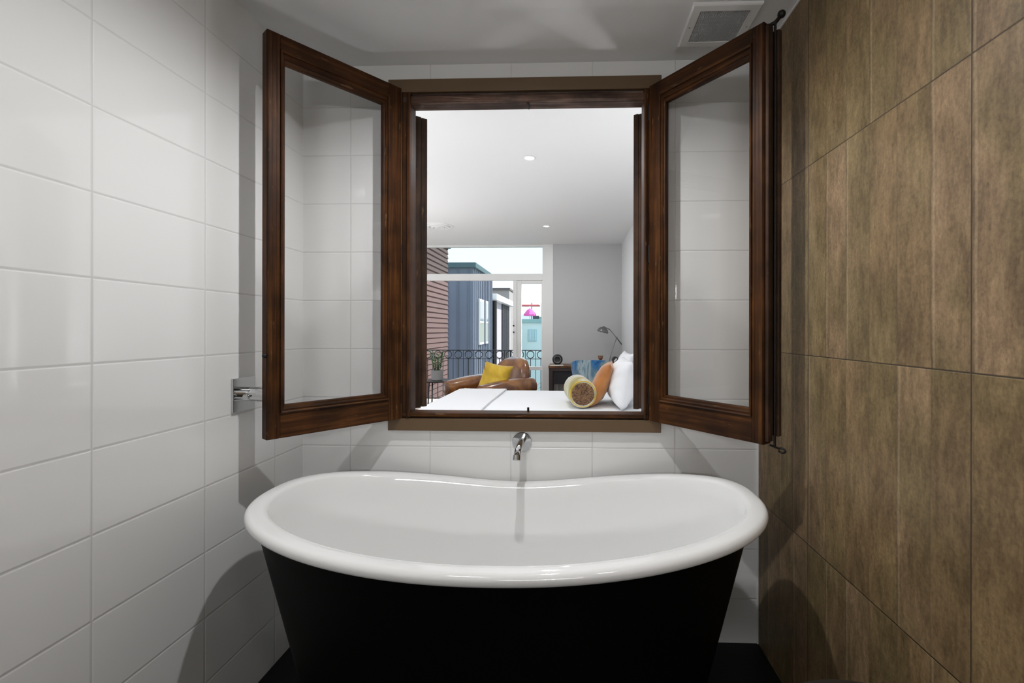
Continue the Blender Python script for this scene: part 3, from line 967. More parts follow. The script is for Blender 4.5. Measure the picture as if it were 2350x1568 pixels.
# face normal along x (rz = 90deg), leaning right
put_pillow('pillow', 0.62, 0.385, 0.235, M_pil, (0.425, 3.84, -TOPZ), math.radians(13), 0, PI / 2, 'white pillow leaning at the head of the bed, nearest the window opening', 'pillow', 'white pillows', seed=3, wrinkle=0.012)
put_pillow('pillow', 0.55, 0.42, 0.16, M_pil, (0.500, 4.46, -TOPZ), math.radians(16), 0, PI / 2 + 0.05, 'white pillow at the far side of the bed, peeking above the orange cushion', 'pillow', 'white pillows', seed=5, wrinkle=0.012)
put_pillow('cushion', 0.40, 0.38, 0.14, M_or, (0.252, 3.86, -TOPZ), math.radians(25), 0, PI / 2 - 0.12, 'orange velvet cushion leaning against the white pillows', 'cushion', seed=8, pinch=0.07)
# bolster
bl = empty('bolster_cushion', (0.092, 3.60, TOPZ + 0.114), 0.0); tag(bl, 'round bolster cushion with gathered brown end lying on the bed', 'cushion')
bl.rotation_euler = (0, 0, math.radians(6))
M_bol = patterned('bolster_velvet', [(0.16, 0.11, 0.012), (0.34, 0.27, 0.04), (0.60, 0.62, 0.58), (0.74, 0.78, 0.78)], 2.6, 0.7, 0.8, 0.3)
M_bol2 = patterned('bolster_end_silk', [(0.015, 0.006, 0.004), (0.10, 0.04, 0.018), (0.26, 0.14, 0.05), (0.05, 0.018, 0.018)], 22, 0.5, 2.5)
MY = Matrix.Rotation(-PI / 2, 3, 'X')
bm = BM(); lathe(bm, [(0.088, 0.0), (0.101, 0.003), (0.110, 0.018), (0.114, 0.05), (0.114, 0.40), (0.110, 0.43), (0.101, 0.447), (0.088, 0.45)], 48, (0, 0, 0), MY)
link('cover', bm, M_bol, bl, True)
def gathered(bm, y0, sgn):
    n = 72; prev = None
    for j, (r, d) in enumerate(((0.0885, 0.0), (0.080, 0.006), (0.064, 0.009), (0.046, 0.006), (0.028, 0.001), (0.010, -0.006))):
        R = []
        for k in range(n):
            a = 2 * PI * k / n
            w_ = 0.0045 * math.sin(18 * a + 1.3 * math.sin(3 * a)) * (0.2 + r / 0.0885 if j < 5 else 0.2)
            R.append(bm.verts.new((r * math.cos(a), y0 + sgn * (d + (w_ if j > 0 else 0)), r * math.sin(a))))
        if prev: bridge(bm, prev, R)
        prev = R
    bm.faces.new(prev)
bm = BM(); gathered(bm, 0.0, -1); link('gathered_end', bm, M_bol2, bl, True)
bm = BM(); gathered(bm, 0.45, 1); link('gathered_end', bm, M_bol2, bl, True)
bm = BM()
tube(bm, [(0.100 * math.cos(2 * PI * k / 40), 0.003, 0.100 * math.sin(2 * PI * k / 40)) for k in range(41)], 0.004, 8)
link('piping', bm, M_yel, bl, True)

# ------------------------------------------------------------------ leather club armchair
M_lea = patterned('worn_tan_leather', [(0.10, 0.028, 0.010), (0.22, 0.080, 0.022), (0.36, 0.155, 0.045)], 4.5, 0.24, 0.8, sc=(1, 1, 1))
M_lead = patterned('dark_tan_leather', [(0.04, 0.012, 0.008), (0.09, 0.028, 0.014), (0.16, 0.06, 0.024)], 4, 0.3, 0.6)
ch = empty('armchair', (-1.02, 5.83, 0), math.radians(-43)); tag(ch, 'worn brown leather club armchair with rounded back in front of the balcony', 'armchair')
# local: faces -y, width along x
bm = BM(); box(bm, -0.27, 0.27, -0.36, 0.30, 0.12, 0.36, 0.04, 4); link('seat_base', bm, M_lea, ch, True)
bm = BM(); box(bm, -0.265, 0.265, -0.40, 0.22, 0.361, 0.47, 0.045, 5); link('seat_cushion', bm, M_lead, ch, True)
for s in (-1, 1):
    # arm: rounded top sweeping down towards the front
    bm = BM(); prev = None; NA = 22
    for k in range(15):
        f = k / 14; y = -0.42 + 0.80 * f
        zt = 0.615 + 0.050 * math.sin(f * PI * 0.75)
        r = 0.116 * (0.90 + 0.12 * math.sin(f * PI))
        if k == 0: r *= 0.80
        cx = s * (0.355 + 0.012 * math.sin(f * PI))
        R = []
        for q in range(NA):
            a = -0.35 * PI + 1.7 * PI * q / (NA - 1)
            R.append(bm.verts.new((cx + r * math.cos(a), y, zt - r + r * math.sin(a))))
        R += [bm.verts.new((cx - r * 0.62, y, 0.10)), bm.verts.new((cx + r * 0.62, y, 0.10))]
        if prev: bridge(bm, prev, R)
        prev = R if prev is not None else R
        if k == 0: first = R
        last = R
    bm.faces.new(first); bm.faces.new(last[::-1])
    arm = link('arm', bm, M_lea, ch, True, autosm=50)
    bm = BM(); lathe(bm, [(0, 0.012), (0.045, 0.012), (0.058, 0.006), (0.066, 0.009), (0.072, 0.004), (0.072, 0.0)], 32, (s * 0.355, -0.421, 0.512), Matrix.Rotation(PI / 2, 3, 'X'))
    link('scroll_face', bm, M_lead, arm, True)
# rounded back shell
bm = BM(); n = 28; outer_f = []; outer_b = []
def back_shape(f):   # f 0..1 across: half-superellipse silhouette
    a = PI * f
    return (-0.355 * math.copysign(abs(math.cos(a)) ** 0.8, math.cos(a)), 0.44 + 0.455 * abs(math.sin(a)) ** 0.62)
F = []; Bk = []
lev = 9
for j in range(lev + 1):
    g_ = j / lev
    rf = []; rb = []
    for k in range(n + 1):
        x, z = back_shape(k / n)
        zc_ = 0.40
        X = x * (0.05 + 0.95 * g_); Z = zc_ + (z - zc_) * (0.02 + 0.98 * g_)
        th = 0.085 * math.sqrt(max(0, 1 - g_ ** 3.0))
        yb = 0.31 + 0.10 * ((Z - 0.4) / 0.5) - 0.10 * abs(X / 0.4) ** 2
        rf.append(bm.verts.new((X, yb - th, Z))); rb.append(bm.verts.new((X, yb + 0.06 + th * 0.8, Z)))
    F.append(rf); Bk.append(rb)
for G in (F, Bk):
    for j in range(lev):
        for k in range(n):
            bm.faces.new((G[j][k], G[j][k + 1], G[j + 1][k + 1], G[j + 1][k]))
for k in range(n): bm.faces.new((F[lev][k], F[lev][k + 1], Bk[lev][k + 1], Bk[lev][k]))
for j in range(lev):
    bm.faces.new((F[j][0], F[j + 1][0], Bk[j + 1][0], Bk[j][0])); bm.faces.new((F[j][n], Bk[j][n], Bk[j + 1][n], F[j + 1][n]))
bk = link('backrest', bm, M_lea, ch, True)
bm = BM(); pts = []
for k in range(n + 1):
    x, z = back_shape(k / n); Z = 0.40 + (z - 0.40); yb = 0.31 + 0.10 * ((Z - 0.4) / 0.5) - 0.10 * abs(x / 0.4) ** 2
    pts.append((x * 0.86, yb - 0.036, 0.40 + (z - 0.4) * 0.90))
tube(bm, pts, 0.006, 8); link('piping', bm, M_lead, bk, True)
for sx_, sy_ in ((-1, -1), (1, -1), (-1, 1), (1, 1)):
    bm = BM(); cyl(bm, (sx_ * 0.30, sy_ * 0.28, 0.10), (sx_ * 0.30, sy_ * 0.28, 0.0005), 0.028, 0.018, n=16)
    link('leg', bm, M_iron, ch, True, autosm=40)
put_pillow('cushion', 0.40, 0.40, 0.13, M_yel, (-0.93, 5.60, 0.660), math.radians(-22), math.radians(8), math.radians(-20), 'mustard yellow velvet cushion propped on the leather armchair', 'cushion', seed=11, pinch=0.12)
bm = pillow_mesh(0.26, 0.10, 0.06, seed=4); 
o = link('knitted_throw', bm, M_yel, None, True, loc=(-1.17, 5.42, 0.515), rot=(0.2, 0, -0.7)); tag(o, 'bunched yellow throw at the front of the leather armchair seat', 'throw')

# ------------------------------------------------------------------ side table and plant
tb = empty('side_table', (-1.835, 6.2, 0)); tag(tb, 'small round black metal side table left of the armchair', 'side table')
M_tab = plain('black_table_metal', (0.05, 0.05, 0.05), 0.3, 0.3)
bm = BM(); lathe(bm, [(0, 0.560), (0.215, 0.560), (0.222, 0.566), (0.222, 0.576), (0.212, 0.578), (0, 0.578)], 48); link('table_top', bm, M_tab, tb, True, autosm=40)
for k in range(3):
    a = 0.5 + k * 2 * PI / 3
    bm = BM(); tube(bm, [(0.12 * math.cos(a), 0.12 * math.sin(a), 0.56), (0.16 * math.cos(a), 0.16 * math.sin(a), 0.004)], 0.009, 10); link('leg', bm, M_tab, tb, True)
bm = BM(); tube(bm, [(0.155 * math.cos(2 * PI * k / 36), 0.155 * math.sin(2 * PI * k / 36), 0.10) for k in range(37)], 0.006, 8); link('foot_ring', bm, M_tab, tb, True)
pl = empty('potted_plant', (-1.80, 6.17, 0.5785)); tag(pl, 'small upright green plant in a grey pot on the side table', 'plant')
bm = BM(); lathe(bm, [(0, 0.0), (0.066, 0.0), (0.074, 0.006), (0.084, 0.13), (0.084, 0.136), (0.076, 0.136), (0.074, 0.115), (0, 0.115)], 36)
link('pot', bm, plain('grey_concrete_pot', (0.33, 0.33, 0.33), 0.7, bump=0.2), pl, True, autosm=40)
M_leaf = patterned('plant_leaf_green', [(0.015, 0.05, 0.012), (0.05, 0.13, 0.03), (0.20, 0.32, 0.14)], 9, 0.35, 0.4)
bmS = BM(); bmL = BM(); rnd = random.Random(5)
for k in range(11):
    a = rnd.uniform(0, 2 * PI); lean = rnd.uniform(0.01, 0.085); hh = rnd.uniform(0.17, 0.30)
    p0 = Vector((0.03 * math.cos(a), 0.03 * math.sin(a), 0.112)); p1 = p0 + Vector((lean * math.cos(a), lean * math.sin(a), hh))
    mid = (p0 + p1) / 2 + Vector((0.01 * math.cos(a + 1), 0.01 * math.sin(a + 1), 0))
    tube(bmS, [p0, mid, p1], [0.0045, 0.0035, 0.002], 6)
    for q in range(9):
        f = 0.25 + 0.75 * q / 8
        c = p0.lerp(p1, f); b = a + (1 if q % 2 else -1) * 1.4 + rnd.uniform(-.4, .4)
        d = Vector((math.cos(b), math.sin(b), 0.75)).normalized(); sd_ = d.cross(Vector((0, 0, 1))).normalized()
        l_ = rnd.uniform(0.030, 0.05); w_ = l_ * 0.24
        nn = d.cross(sd_) * 0.003
        v1 = [c, c + d * l_ * 0.4 + sd_ * w_ , c + d * l_, c + d * l_ * 0.4 - sd_ * w_]
        vs = [bmL.verts.new(p + nn) for p in v1]; ws = [bmL.verts.new(p - nn * 0.2) for p in v1]
        bmL.faces.new(vs); bmL.faces.new(ws[::-1])
        for i_ in range(4): bmL.faces.new((vs[i_], ws[i_], ws[(i_ + 1) % 4], vs[(i_ + 1) % 4]))
link('stem', bmS, M_leaf, pl, True); link('foliage', bmL, M_leaf, pl)

# ------------------------------------------------------------------ desk
dk = empty('desk', (0.215, 6.93, 0)); tag(dk, 'narrow wooden desk with dark frame against the grey far wall', 'desk')
M_desk = wood('desk_wood', (2, 30, 30), (0.09, 0.04, 0.02), (0.19, 0.09, 0.04), (0.30, 0.16, 0.08), 0.35, 0.1)
M_dkf = plain('desk_dark_brown', (0.045, 0.028, 0.024), 0.5)
bm = BM(); box(bm, -0.545, 0.545, -0.25, 0.25, 0.705, 0.735, 0.004); link('desk_top', bm, M_desk, dk)
bm = BM(); box(bm, -0.54, 0.54, -0.24, 0.24, 0.662, 0.7045, 0.002); link('apron', bm, M_dkf, dk)
for sx_ in (-1, 1):
    for sy_ in (-1, 1):
        bm = BM(); box(bm, sx_ * 0.51 - 0.028, sx_ * 0.51 + 0.028, sy_ * 0.21 - 0.028, sy_ * 0.21 + 0.028, 0.0005, 0.6615, 0.003); link('leg', bm, M_dkf, dk)
bm = BM(); box(bm, -0.48, -0.02, -0.20, 0.22, 0.47, 0.6615, 0.003); dw = link('drawer', bm, plain('drawer_black', (0.012, 0.010, 0.014), 0.4), dk)
bm = BM(); sphere(bm, (-0.25, -0.212, 0.565), 0.011, 14); link('drawer_knob', bm, M_steel, dw, True)
DZ = 0.7352
# paper
bm = BM(); box(bm, -0.10, 0.10, -0.075, 0.075, 0.0, 0.004, 0.001, 1)
o = link('paper_booklet', bm, plain('paper', (0.8, 0.78, 0.70), 0.8), None, loc=(-0.215, 6.79, DZ), rot=(0, 0, 0.1)); tag(o, 'cream paper booklet at the left end of the desk', 'booklet')
# round speaker
spk = empty('speaker', (-0.205, 6.92, DZ)); tag(spk, 'round black speaker standing at the left end of the desk', 'speaker')
bm = BM(); lathe(bm, [(0, -0.03), (0.05, -0.028), (0.072, -0.012), (0.078, 0.004), (0.072, 0.022), (0.060, 0.030), (0.050, 0.026), (0, 0.020)], 44, (0, 0, 0.080), Matrix.Rotation(PI / 2, 3, 'X'))
link('shell', bm, plain('speaker_black', (0.012, 0.013, 0.015), 0.35), spk, True)
bm = BM(); lathe(bm, [(0.046, 0.0), (0.049, 0.004), (0.052, 0.0)], 40, (0, -0.027, 0.080), Matrix.Rotation(PI / 2, 3, 'X')); link('cone_ring', bm, M_steel, spk, True)
bm = BM(); box(bm, -0.035, 0.035, -0.03, 0.03, 0.0003, 0.012, 0.003); link('foot', bm, M_iron, spk)
# wooden figure
fg = empty('wooden_figure', (0.435, 6.90, DZ)); tag(fg, 'small brown wooden figure on the desk beside the lamp', 'figure')
M_fig = plain('figure_wood', (0.22, 0.11, 0.06), 0.5, var=0.3, vscale=20)
bm = BM(); lathe(bm, [(0, 0.0), (0.034, 0.0), (0.036, 0.01), (0.022, 0.05), (0.018, 0.08), (0, 0.085)], 24); link('body', bm, M_fig, fg, True)
bm = BM(); sphere(bm, (0, 0, 0.108), 0.036, 20, (1, 1, 0.95)); sphere(bm, (-0.028, -0.005, 0.132), 0.012, 10); sphere(bm, (0.028, -0.005, 0.132), 0.012, 10); link('head', bm, M_fig, fg, True)
# clock
ck = empty('table_clock', (0.655, 6.86, DZ), -0.5); tag(ck, 'round silver rimmed clock at the right end of the desk', 'clock')
bm = BM(); lathe(bm, [(0, -0.018), (0.054, -0.018), (0.060, -0.010), (0.062, 0.010), (0.057, 0.018), (0.052, 0.012), (0, 0.012)], 40, (0, 0, 0.072), Matrix.Rotation(PI / 2, 3, 'X')); link('case', bm, M_steel, ck, True, autosm=40)
bm = BM(); lathe(bm, [(0, 0.0135), (0.050, 0.0130), (0.050, 0.0122), (0, 0.0122)], 40, (0, 0, 0.072), Matrix.Rotation(PI / 2, 3, 'X')); link('dial', bm, plain('clock_dial', (0.05, 0.05, 0.055), 0.3), ck)
bm = BM(); box(bm, -0.012, 0.012, -0.018, -0.0145, 0.05, 0.11, 0.002, 1, mat=Matrix.Translation((0.0, 0, 0.072)) @ Matrix.Rotation(0.7, 4, 'Y') @ Matrix.Translation((0, 0, -0.072))); link('hand', bm, M_white, ck)
bm = BM(); box(bm, -0.03, 0.03, -0.02, 0.02, 0.0003, 0.012, 0.003); link('foot', bm, M_steel, ck)
# desk lamp
lp = empty('desk_lamp', (0.575, 6.98, DZ)); tag(lp, 'grey metal articulated desk lamp with domed shade on the desk', 'lamp')
M_lm = plain('lamp_grey_metal', (0.22, 0.22, 0.22), 0.35, 0.8)
bm = BM(); lathe(bm, [(0, 0), (0.075, 0), (0.078, 0.006), (0.070, 0.018), (0.02, 0.026), (0.012, 0.05), (0, 0.05)], 36); link('base', bm, M_lm, lp, True, autosm=50)
J1 = Vector((0.105, -0.01, 0.405)); U0 = Vector((0.005, -0.01, 0.525)); U1 = Vector((0.180, -0.01, 0.305))
bm = BM(); tube(bm, [(0, 0, 0.05), (0.012, -0.002, 0.12), J1], 0.0045, 10); link('lower_arm', bm, M_lm, lp, True)
bm = BM(); tube(bm, [U0, J1 + Vector((0, -0.012, 0.0)), U1], [0.0055, 0.0075, 0.009], 12); link('upper_arm', bm, M_lm, lp, True)
bm = BM(); cyl(bm, J1 + Vector((0, -0.028, 0)), J1 + Vector((0, 0.014, 0)), 0.014, n=18); link('joint', bm, M_lm, lp, True, autosm=40)
bm = BM(); Rm = Matrix.Rotation(math.radians(14), 3, 'Y'); lathe(bm, [(0.085, -0.045), (0.084, -0.030), (0.070, 0.004), (0.045, 0.024), (0.018, 0.034), (0.016, 0.050), (0, 0.052), ], 36, (-0.095, -0.01, 0.530), Rm)
sh = link('lamp_shade', bm, M_lm, lp, True, autosm=60); md = sh.modifiers.new('t', 'SOLIDIFY'); md.thickness = 0.003
bm = BM(); tube(bm, [(-0.075, -0.01, 0.560), (-0.03, -0.01, 0.545), U0], 0.008, 10); link('neck', bm, M_lm, lp, True)
bm = BM(); sphere(bm, (-0.095, -0.01, 0.508), 0.022, 14); link('bulb', bm, M_white, lp, True)
# socket with adaptor on the far wall
so = empty('power_socket', (-0.262, BYF, 0.49)); tag(so, 'white socket with black plug on the far wall under the desk', 'socket')
bm = BM(); box(bm, 0.0, 0.075, -0.010, -0.0005, -0.04, 0.04, 0.003); link('socket_plate', bm, M_trim, so)
bm = BM(); cyl(bm, (0.038, -0.0105, 0), (0.038, -0.04, 0), 0.019, n=20); link('plug', bm, M_iron, so, True, autosm=40)
bm = BM(); tube(bm, [(0.04, -0.03, -0.02), (0.045, -0.035, -0.10), (0.05, -0.03, -0.25), (0.05, -0.03, -0.47)], 0.008, 8); link('cable', bm, M_trim, so, True)

# ------------------------------------------------------------------ blue patterned tub chair (back towards us)
tcx = empty('tub_chair', (0.265, 6.10, 0)); tag(tcx, 'blue marbled fabric tub chair tucked in front of the desk', 'chair')
M_blue = patterned('blue_marbled_fabric', [(0.015, 0.035, 0.11), (0.02, 0.20, 0.55), (0.16, 0.30, 0.40), (0.50, 0.62, 0.66), (0.07, 0.17, 0.27)], 5.5, 0.75, 1.6, 0.3, (1, 1, 0.5))
bm = BM(); NR = 40; rows_o = []; rows_i = []
for j in range(13):
    f = j / 12
    ro = []; ri = []
    for k in range(NR + 1):
        a = PI + PI * (-0.16 + 1.32 * k / NR)      # wraps around the -y side
        side = abs(k / NR - 0.5) * 2
        top = 0.875 - 0.20 * side ** 3.2
        z = 0.42 + (top - 0.42) * f
        rx = 0.185 + 0.085 * f ** 0.7; ry = 0.17 + 0.075 * f ** 0.7
        ro.append(bm.verts.new((rx * math.cos(a), ry * math.sin(a), z)))
        ri.append(bm.verts.new(((rx - 0.045) * math.cos(a), (ry - 0.045) * math.sin(a), z)))
    rows_o.append(ro); rows_i.append(ri)
for G in (rows_o, rows_i):
    for A, B in zip(G, G[1:]):
        for k in range(NR): bm.faces.new((A[k], A[k + 1], B[k + 1], B[k]))
for A, B in ((rows_o[0], rows_i[0]), (rows_o[-1], rows_i[-1])):
    for k in range(NR): bm.faces.new((A[k], A[k + 1], B[k + 1], B[k]))
for k in (0, NR):
    for j in range(12): bm.faces.new((rows_o[j][k], rows_o[j + 1][k], rows_i[j + 1][k], rows_i[j][k]))
link('backrest', bm, M_blue, tcx, True, autosm=50)
bm = BM(); lathe(bm, [(0, 0.36), (0.17, 0.36), (0.205, 0.38), (0.215, 0.42), (0.20, 0.455), (0.15, 0.465), (0, 0.468)], 40, (0, 0.02, 0)); link('seat', bm, M_blue, tcx, True)
for k in range(4):
    a = PI / 4 + k * PI / 2
    bm = BM(); cyl(bm, (0.13 * math.cos(a), 0.13 * math.sin(a), 0.359), (0.21 * math.cos(a), 0.21 * math.sin(a), 0.0005), 0.014, 0.009, n=12); link('leg', bm, M_iron, tcx, True, autosm=40)

# ================================================================== BALCONY AND OUTSIDE
wbox('balcony_floor', BXL, 1.2, BYF + 0.151, 8.45, -0.15, -0.02, plain('balcony_concrete', (0.45, 0.44, 0.42), 0.8), label='concrete balcony floor beyond the glazed wall', cat='floor')
rl = empty('balcony_railing', (-1.4, 8.05, 0)); tag(rl, 'black iron balcony railing with a row of rings under the handrail', 'railing')
M_rail = plain('railing_iron', (0.016, 0.020, 0.026), 0.45, 0.2)
RX0, RX1 = -2.3, 2.2
def rbox(name, x0, x1, z0, z1, t=0.010):
    bm = BM(); box(bm, x0, x1, -t, t, z0, z1, 0.002, 1); return link(name, bm, M_rail, rl)
rbox('handrail', RX0, RX1, 0.892, 0.906, 0.018); rbox('lower_rail', RX0, RX1, 0.744, 0.754, 0.010); rbox('bottom_rail', RX0, RX1, 0.055, 0.067, 0.010)
SPC = 0.181
x = -2.28 + 0.075; k = 0
proto_ring = None; proto_bar = None
while x < RX1:
    if proto_ring is None:
        bm = BM(); tube(bm, [(0.062 * math.cos(2 * PI * q / 28), 0, 0.062 * math.sin(2 * PI * q / 28)) for q in range(29)], 0.007, 8)
        proto_ring = r_ = link('ring', bm, M_rail, rl, True)
        bm = BM(); box(bm, -0.006, 0.006, -0.006, 0.006, 0.067, 0.744); proto_bar = b1 = link('baluster', bm, M_rail, rl)
        bm = BM(); box(bm, -0.005, 0.005, -0.005, 0.005, 0.067, 0.892); proto_bar2 = b2 = link('baluster', bm, M_rail, rl)
    else:
        r_ = proto_ring.copy(); b1 = proto_bar.copy(); b2 = proto_bar2.copy()
        for o in (r_, b1, b2): COL.objects.link(o); o.parent = rl
    r_.location = (x, 0, 0.823); b1.location = (x, 0, 0); b2.location = (x + SPC / 2, 0, 0)
    x += SPC
for x in (-2.3, 0.345):
    rbox('post', x - 0.014, x + 0.014, -0.0195, 0.8915, 0.014)

# outside buildings (camera is on an upper floor)
def ribs_box(bm, x0, x1, y0, y1, z0, z1, n, axis, depth, w):
    """a face with standing ribs. axis 'x+' = ribs on the +x face running up; 'y-' on the -y face"""
    for k in range(n):
        f = (k + 0.5) / n
        if axis == 'x+':
            y = y0 + (y1 - y0) * f; box(bm, x1, x1 + depth, y - w / 2, y + w / 2, z0, z1)
        else:
            x_ = x0 + (x1 - x0) * f; box(bm, x_ - w / 2, x_ + w / 2, y0 - depth, y0, z0, z1)


GZ = -7.0
wbox('ground', -60, 60, 8.6, 120, GZ - 0.2, GZ, plain('street_asphalt', (0.18, 0.18, 0.18), 0.9), label='grey street ground far below the balcony', cat='ground')
# red-brown clad building
rb = empty('clad_building', (-4.5, 10.0, GZ)); tag(rb, 'building clad in red brown horizontal boards left of the balcony', 'building')
M_red = plain('red_brown_cladding', (0.088, 0.042, 0.037), 0.6, var=0.12, vscale=2)
xr = -3.0; ye = 11.22; zt_ = 3.24
bm = BM(); prof = []
z = GZ
while z < zt_:
    prof += [(0.0, z), (0.028, z + 0.02), (0.006, z + 0.108)]
    z += 0.112
prof = [(d, min(zz, zt_)) for d, zz in prof]
A = [bm.verts.new((xr + 4.5 + d - 0.028, -1.4, zz - GZ)) for d, zz in prof]; B = [bm.verts.new((xr + 4.5 + d - 0.028, ye - 10.0, zz - GZ)) for d, zz in prof]
for k in range(len(A) - 1): bm.faces.new((A[k], A[k + 1], B[k + 1], B[k]))
link('cladding', bm, M_red, rb)
bm = BM(); box(bm, -1.5, xr + 4.5 - 0.03, -1.4, ye - 10.0 - 0.001, 0, zt_ - GZ); link('wall', bm, M_red, rb)
bm = BM(); box(bm, -1.5, xr + 4.5 + 0.05, -1.45, ye - 9.95, zt_ - GZ + 0.001, zt_ - GZ + 0.12, 0.01, 1); link('roof_flashing', bm, plain('teal_flashing', (0.10, 0.20, 0.24), 0.5), rb)
# blue grey seamed building
bb = empty('seamed_building', (-5.0, 15.5, GZ)); tag(bb, 'blue grey metal clad building with vertical seams beyond the red brown one', 'building')
M_bl = plain('blue_grey_metal', (0.15, 0.175, 0.225), 0.5, 0.1, var=0.08, vscale=1)
M_fl = plain('grey_teal_flashing', (0.07, 0.13, 0.15), 0.5)
BX1 = -2.97; BY0 = 14.0; BY1 = 17.3; BZ1 = 3.14
bm = BM(); box(bm, -9 + 5, BX1 + 5, BY0 - 15.5, BY1 - 15.5, 0, BZ1 - GZ)
ribs_box(bm, -5.2 + 5, BX1 + 5, BY0 - 15.5, 0, 0, BZ1 - GZ, 7, 'y-', 0.03, 0.02)
ribs_box(bm, 0, BX1 + 5, BY0 - 15.5, BY1 - 15.5, 0, BZ1 - GZ, 11, 'x+', 0.035, 0.05)
link('wall', bm, M_bl, bb)
bm = BM(); box(bm, -9 + 5, BX1 + 5 + 0.08, BY0 - 15.58, BY1 - 15.45, BZ1 - GZ + 0.001, BZ1 - GZ + 0.16, 0.01, 1); link('roof_flashing', bm, M_fl, bb)
for y0, y1 in ((14.5, 15.25), (15.6, 16.05)):
    bm = BM(); x_ = BX1 + 5 + 0.036; box(bm, x_, x_ + 0.05, y0 - 15.5, y1 - 15.5, 0.78 - GZ, 2.24 - GZ, 0.004, 1); f = link('window_frame', bm, plain('frame_offwhite', (0.42, 0.44, 0.46), 0.5), bb)
    bm = BM(); box(bm, x_ + 0.0505, x_ + 0.056, y0 - 15.5 + 0.08, y1 - 15.5 - 0.06, 0.86 - GZ, 1.48 - GZ); link('window_pane', bm, plain('pale_pane', (0.24, 0.25, 0.20), 0.2), f)
    bm = BM(); box(bm, x_ + 0.0505, x_ + 0.056, y0 - 15.5 + 0.08, y1 - 15.5 - 0.08, 1.54 - GZ, 2.16 - GZ); link('window_pane', bm, plain('sky_pane', (0.16, 0.19, 0.22), 0.1), f)
bm = BM(); cyl(bm, (BX1 + 5 + 0.08, 1.86, 0), (BX1 + 5 + 0.08, 1.86, 2.35 - GZ), 0.09, n=16); link('downpipe', bm, M_iron, bb, True, autosm=40)
# grey gabled house
gh = empty('gabled_house', (-5.0, 20.0, GZ)); tag(gh, 'narrow lilac grey house with a white eave beyond the blue grey building', 'building')
M_lil = plain('lilac_grey_render', (0.36, 0.34, 0.38), 0.8)
M_dkc = plain('dark_corrugated', (0.045, 0.045, 0.055), 0.6)
bm = BM(); box(bm, -4, 1.97, -2.5, 0.0, 0, 2.38 - GZ); link('wall', bm, M_lil, gh)
bm = BM(); box(bm, -4, 1.96, 0.001, 2.4, 0, 2.38 - GZ); ribs_box(bm, 0, 1.96, 0.05, 2.35, 0, 2.38 - GZ, 9, 'x+', 0.05, 0.10); link('corrugated_wall', bm, M_dkc, gh)
bm = BM(); box(bm, -4, 2.20, -2.6, 2.6, 2.3805 - GZ, 2.62 - GZ, 0.01, 1); link('eave', bm, M_trim, gh)
gb = empty('grey_block', (-4.6, 27.0, GZ)); tag(gb, 'plain grey flat topped block behind the gabled house', 'building')
bm = BM(); box(bm, -4, 1.1, -1.0, 3.0, 0, 3.50 - GZ); link('wall', bm, plain('warm_grey_render', (0.28, 0.265, 0.26), 0.8), gb)
bm = BM(); box(bm, -4.1, 1.15, -1.1, 3.1, 3.501 - GZ, 3.62 - GZ); link('parapet', bm, plain('dark_coping', (0.12, 0.11, 0.11), 0.8), gb)
# teal terrace house
th = empty('teal_house', (-2.0, 33.0, GZ)); tag(th, 'pale teal house with a roof terrace straight beyond the balcony door', 'building')
M_teal = plain('pale_teal_render', (0.56, 0.74, 0.74), 0.8)
bm = BM(); box(bm, -1.35, 4, -3, 4, 0, 1.70 - GZ); link('wall', bm, M_teal, th)
bm = BM(); box(bm, -1.4, 4.1, -3.1, -2.9, 1.701 - GZ, 1.95 - GZ, 0.01, 1); link('parapet', bm, plain('teal_parapet', (0.25, 0.45, 0.45), 0.8), th)
bm = BM(); box(bm, -0.02, 1.2, -2.2, 1.0, 1.701 - GZ, 3.05 - GZ); link('stair_tower', bm, M_teal, th)
bm = BM(); box(bm, -0.80, -0.24, -3.06, -3.001, 0.50 - GZ, 1.28 - GZ, 0.01, 1); f = link('window_frame', bm, plain('shutter_teal', (0.34, 0.56, 0.60), 0.6), th)
bm = BM()
for k in range(5): box(bm, -0.76 + k * 0.10, -0.70 + k * 0.10, -3.09, -3.061, 0.55 - GZ, 1.23 - GZ)
link('shutter', bm, plain('shutter_pale', (0.45, 0.66, 0.70), 0.6), f)
def planter(px, w, h, label, mat, y=31.25):
    bm = BM(); box(bm, -w / 2, w / 2, -0.15, 0.15, 0, h, 0.02, 1)
    o = link('planter_box', bm, mat, None, loc=(px, y, 1.701)); tag(o, label, 'planter')
planter(-2.38, 0.42, 0.50, 'dark grey box on the teal roof terrace under the pink parasol', plain('dark_box', (0.10, 0.12, 0.13), 0.7))
planter(-1.98, 0.26, 0.42, 'grey green box on the teal roof terrace beside the stair tower', plain('sage_box', (0.25, 0.33, 0.30), 0.7), 30.4)


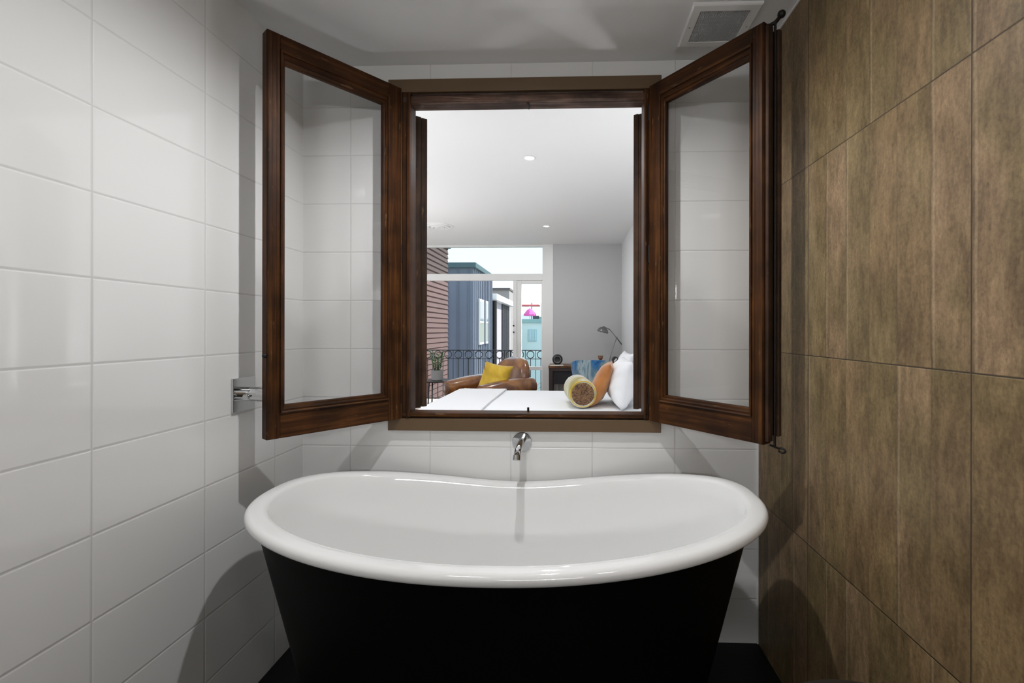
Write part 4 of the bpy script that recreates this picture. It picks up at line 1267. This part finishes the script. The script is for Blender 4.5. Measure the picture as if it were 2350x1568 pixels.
def parasol(x, y, z0, h, r, col, label, st=0.34):
    t = empty('parasol', (x, y, z0)); tag(t, label, 'parasol')
    bm = BM(); cyl(bm, (0, 0, 0), (0, 0, h + 0.12), 0.025, n=10); link('pole', bm, M_trim, t, True, autosm=40)
    bm = BM(); lathe(bm, [(0, h), (r * 0.5, h - 0.35 * st * r), (r, h - st * r), (r * 0.98, h - (st + 0.25) * r), (r * 0.96, h - (st + 0.02) * r), (r * 0.5, h - (0.35 * st + 0.04) * r), (0, h - 0.04)], 8); link('canopy', bm, plain('canopy_' + label[:4], col, 0.7), t)


parasol(-2.74, 30.6, 1.701, 1.0, 0.42, (0.80, 0.12, 0.45), 'bright pink parasol on the roof of the teal house', 1.0)
parasol(-3.27, 24.5, GZ, 9.75, 0.35, (0.85, 0.68, 0.02), 'yellow parasol half hidden behind the balcony door post')
bm = BM(); box(bm, -0.75, 0.75, -0.5, 0.5, 0, 0.10, 0.02, 1); o = link('terrace_awning', bm, plain('red_awning', (0.62, 0.16, 0.16), 0.7), None, loc=(-2.90, 31.6, 2.86)); tag(o, 'flat red awning above the pink parasol', 'awning')
bm = BM(); cyl(bm, (0, 0, 0), (0, 0, 1.45), 0.03, n=8); 
o = link('roof_mast', bm, M_iron, None, loc=(-2.78, 32.5, 1.701)); tag(o, 'thin dark mast standing on the teal house roof', 'mast')
# pale street block closing the view between the houses
pb_ = empty('pale_block', (-6.5, 40.0, GZ)); tag(pb_, 'very pale distant block between the grey house and the teal house', 'building')
bm = BM(); box(bm, -6, 3.2, 0, 5, 0, 2.6 - GZ); link('wall', bm, plain('pale_render', (0.78, 0.80, 0.86), 0.8), pb_)
for k in range(3):
    bm = BM(); box(bm, 1.4, 1.9, -0.03, -0.001, 1.2 - k * 2 - GZ, 2.0 - k * 2 - GZ); link('window_pane', bm, plain('far_pane', (0.25, 0.28, 0.45), 0.3), pb_)
# outside stair handrails seen low through the door glass
sr = empty('stair_railing', (-0.72, 9.4, 0)); tag(sr, 'thin sloping metal stair railing low beyond the balcony door', 'railing')
M_sr = plain('pale_green_metal', (0.30, 0.36, 0.32), 0.4)
for k in range(4):
    bm = BM(); tube(bm, [(-0.55, 0, -0.22 - 0.085 * k), (0.50, 0, 0.42 - 0.085 * k)], 0.010, 8); link('rail', bm, M_sr, sr, True)
for k in range(4):
    x = -0.40 + 0.26 * k; zt2 = -0.22 + (x + 0.55) * 0.61
    bm = BM(); cyl(bm, (x, 0, GZ + 0.01), (x, 0, zt2), 0.012, n=8); link('post', bm, M_sr, sr, True, autosm=40)
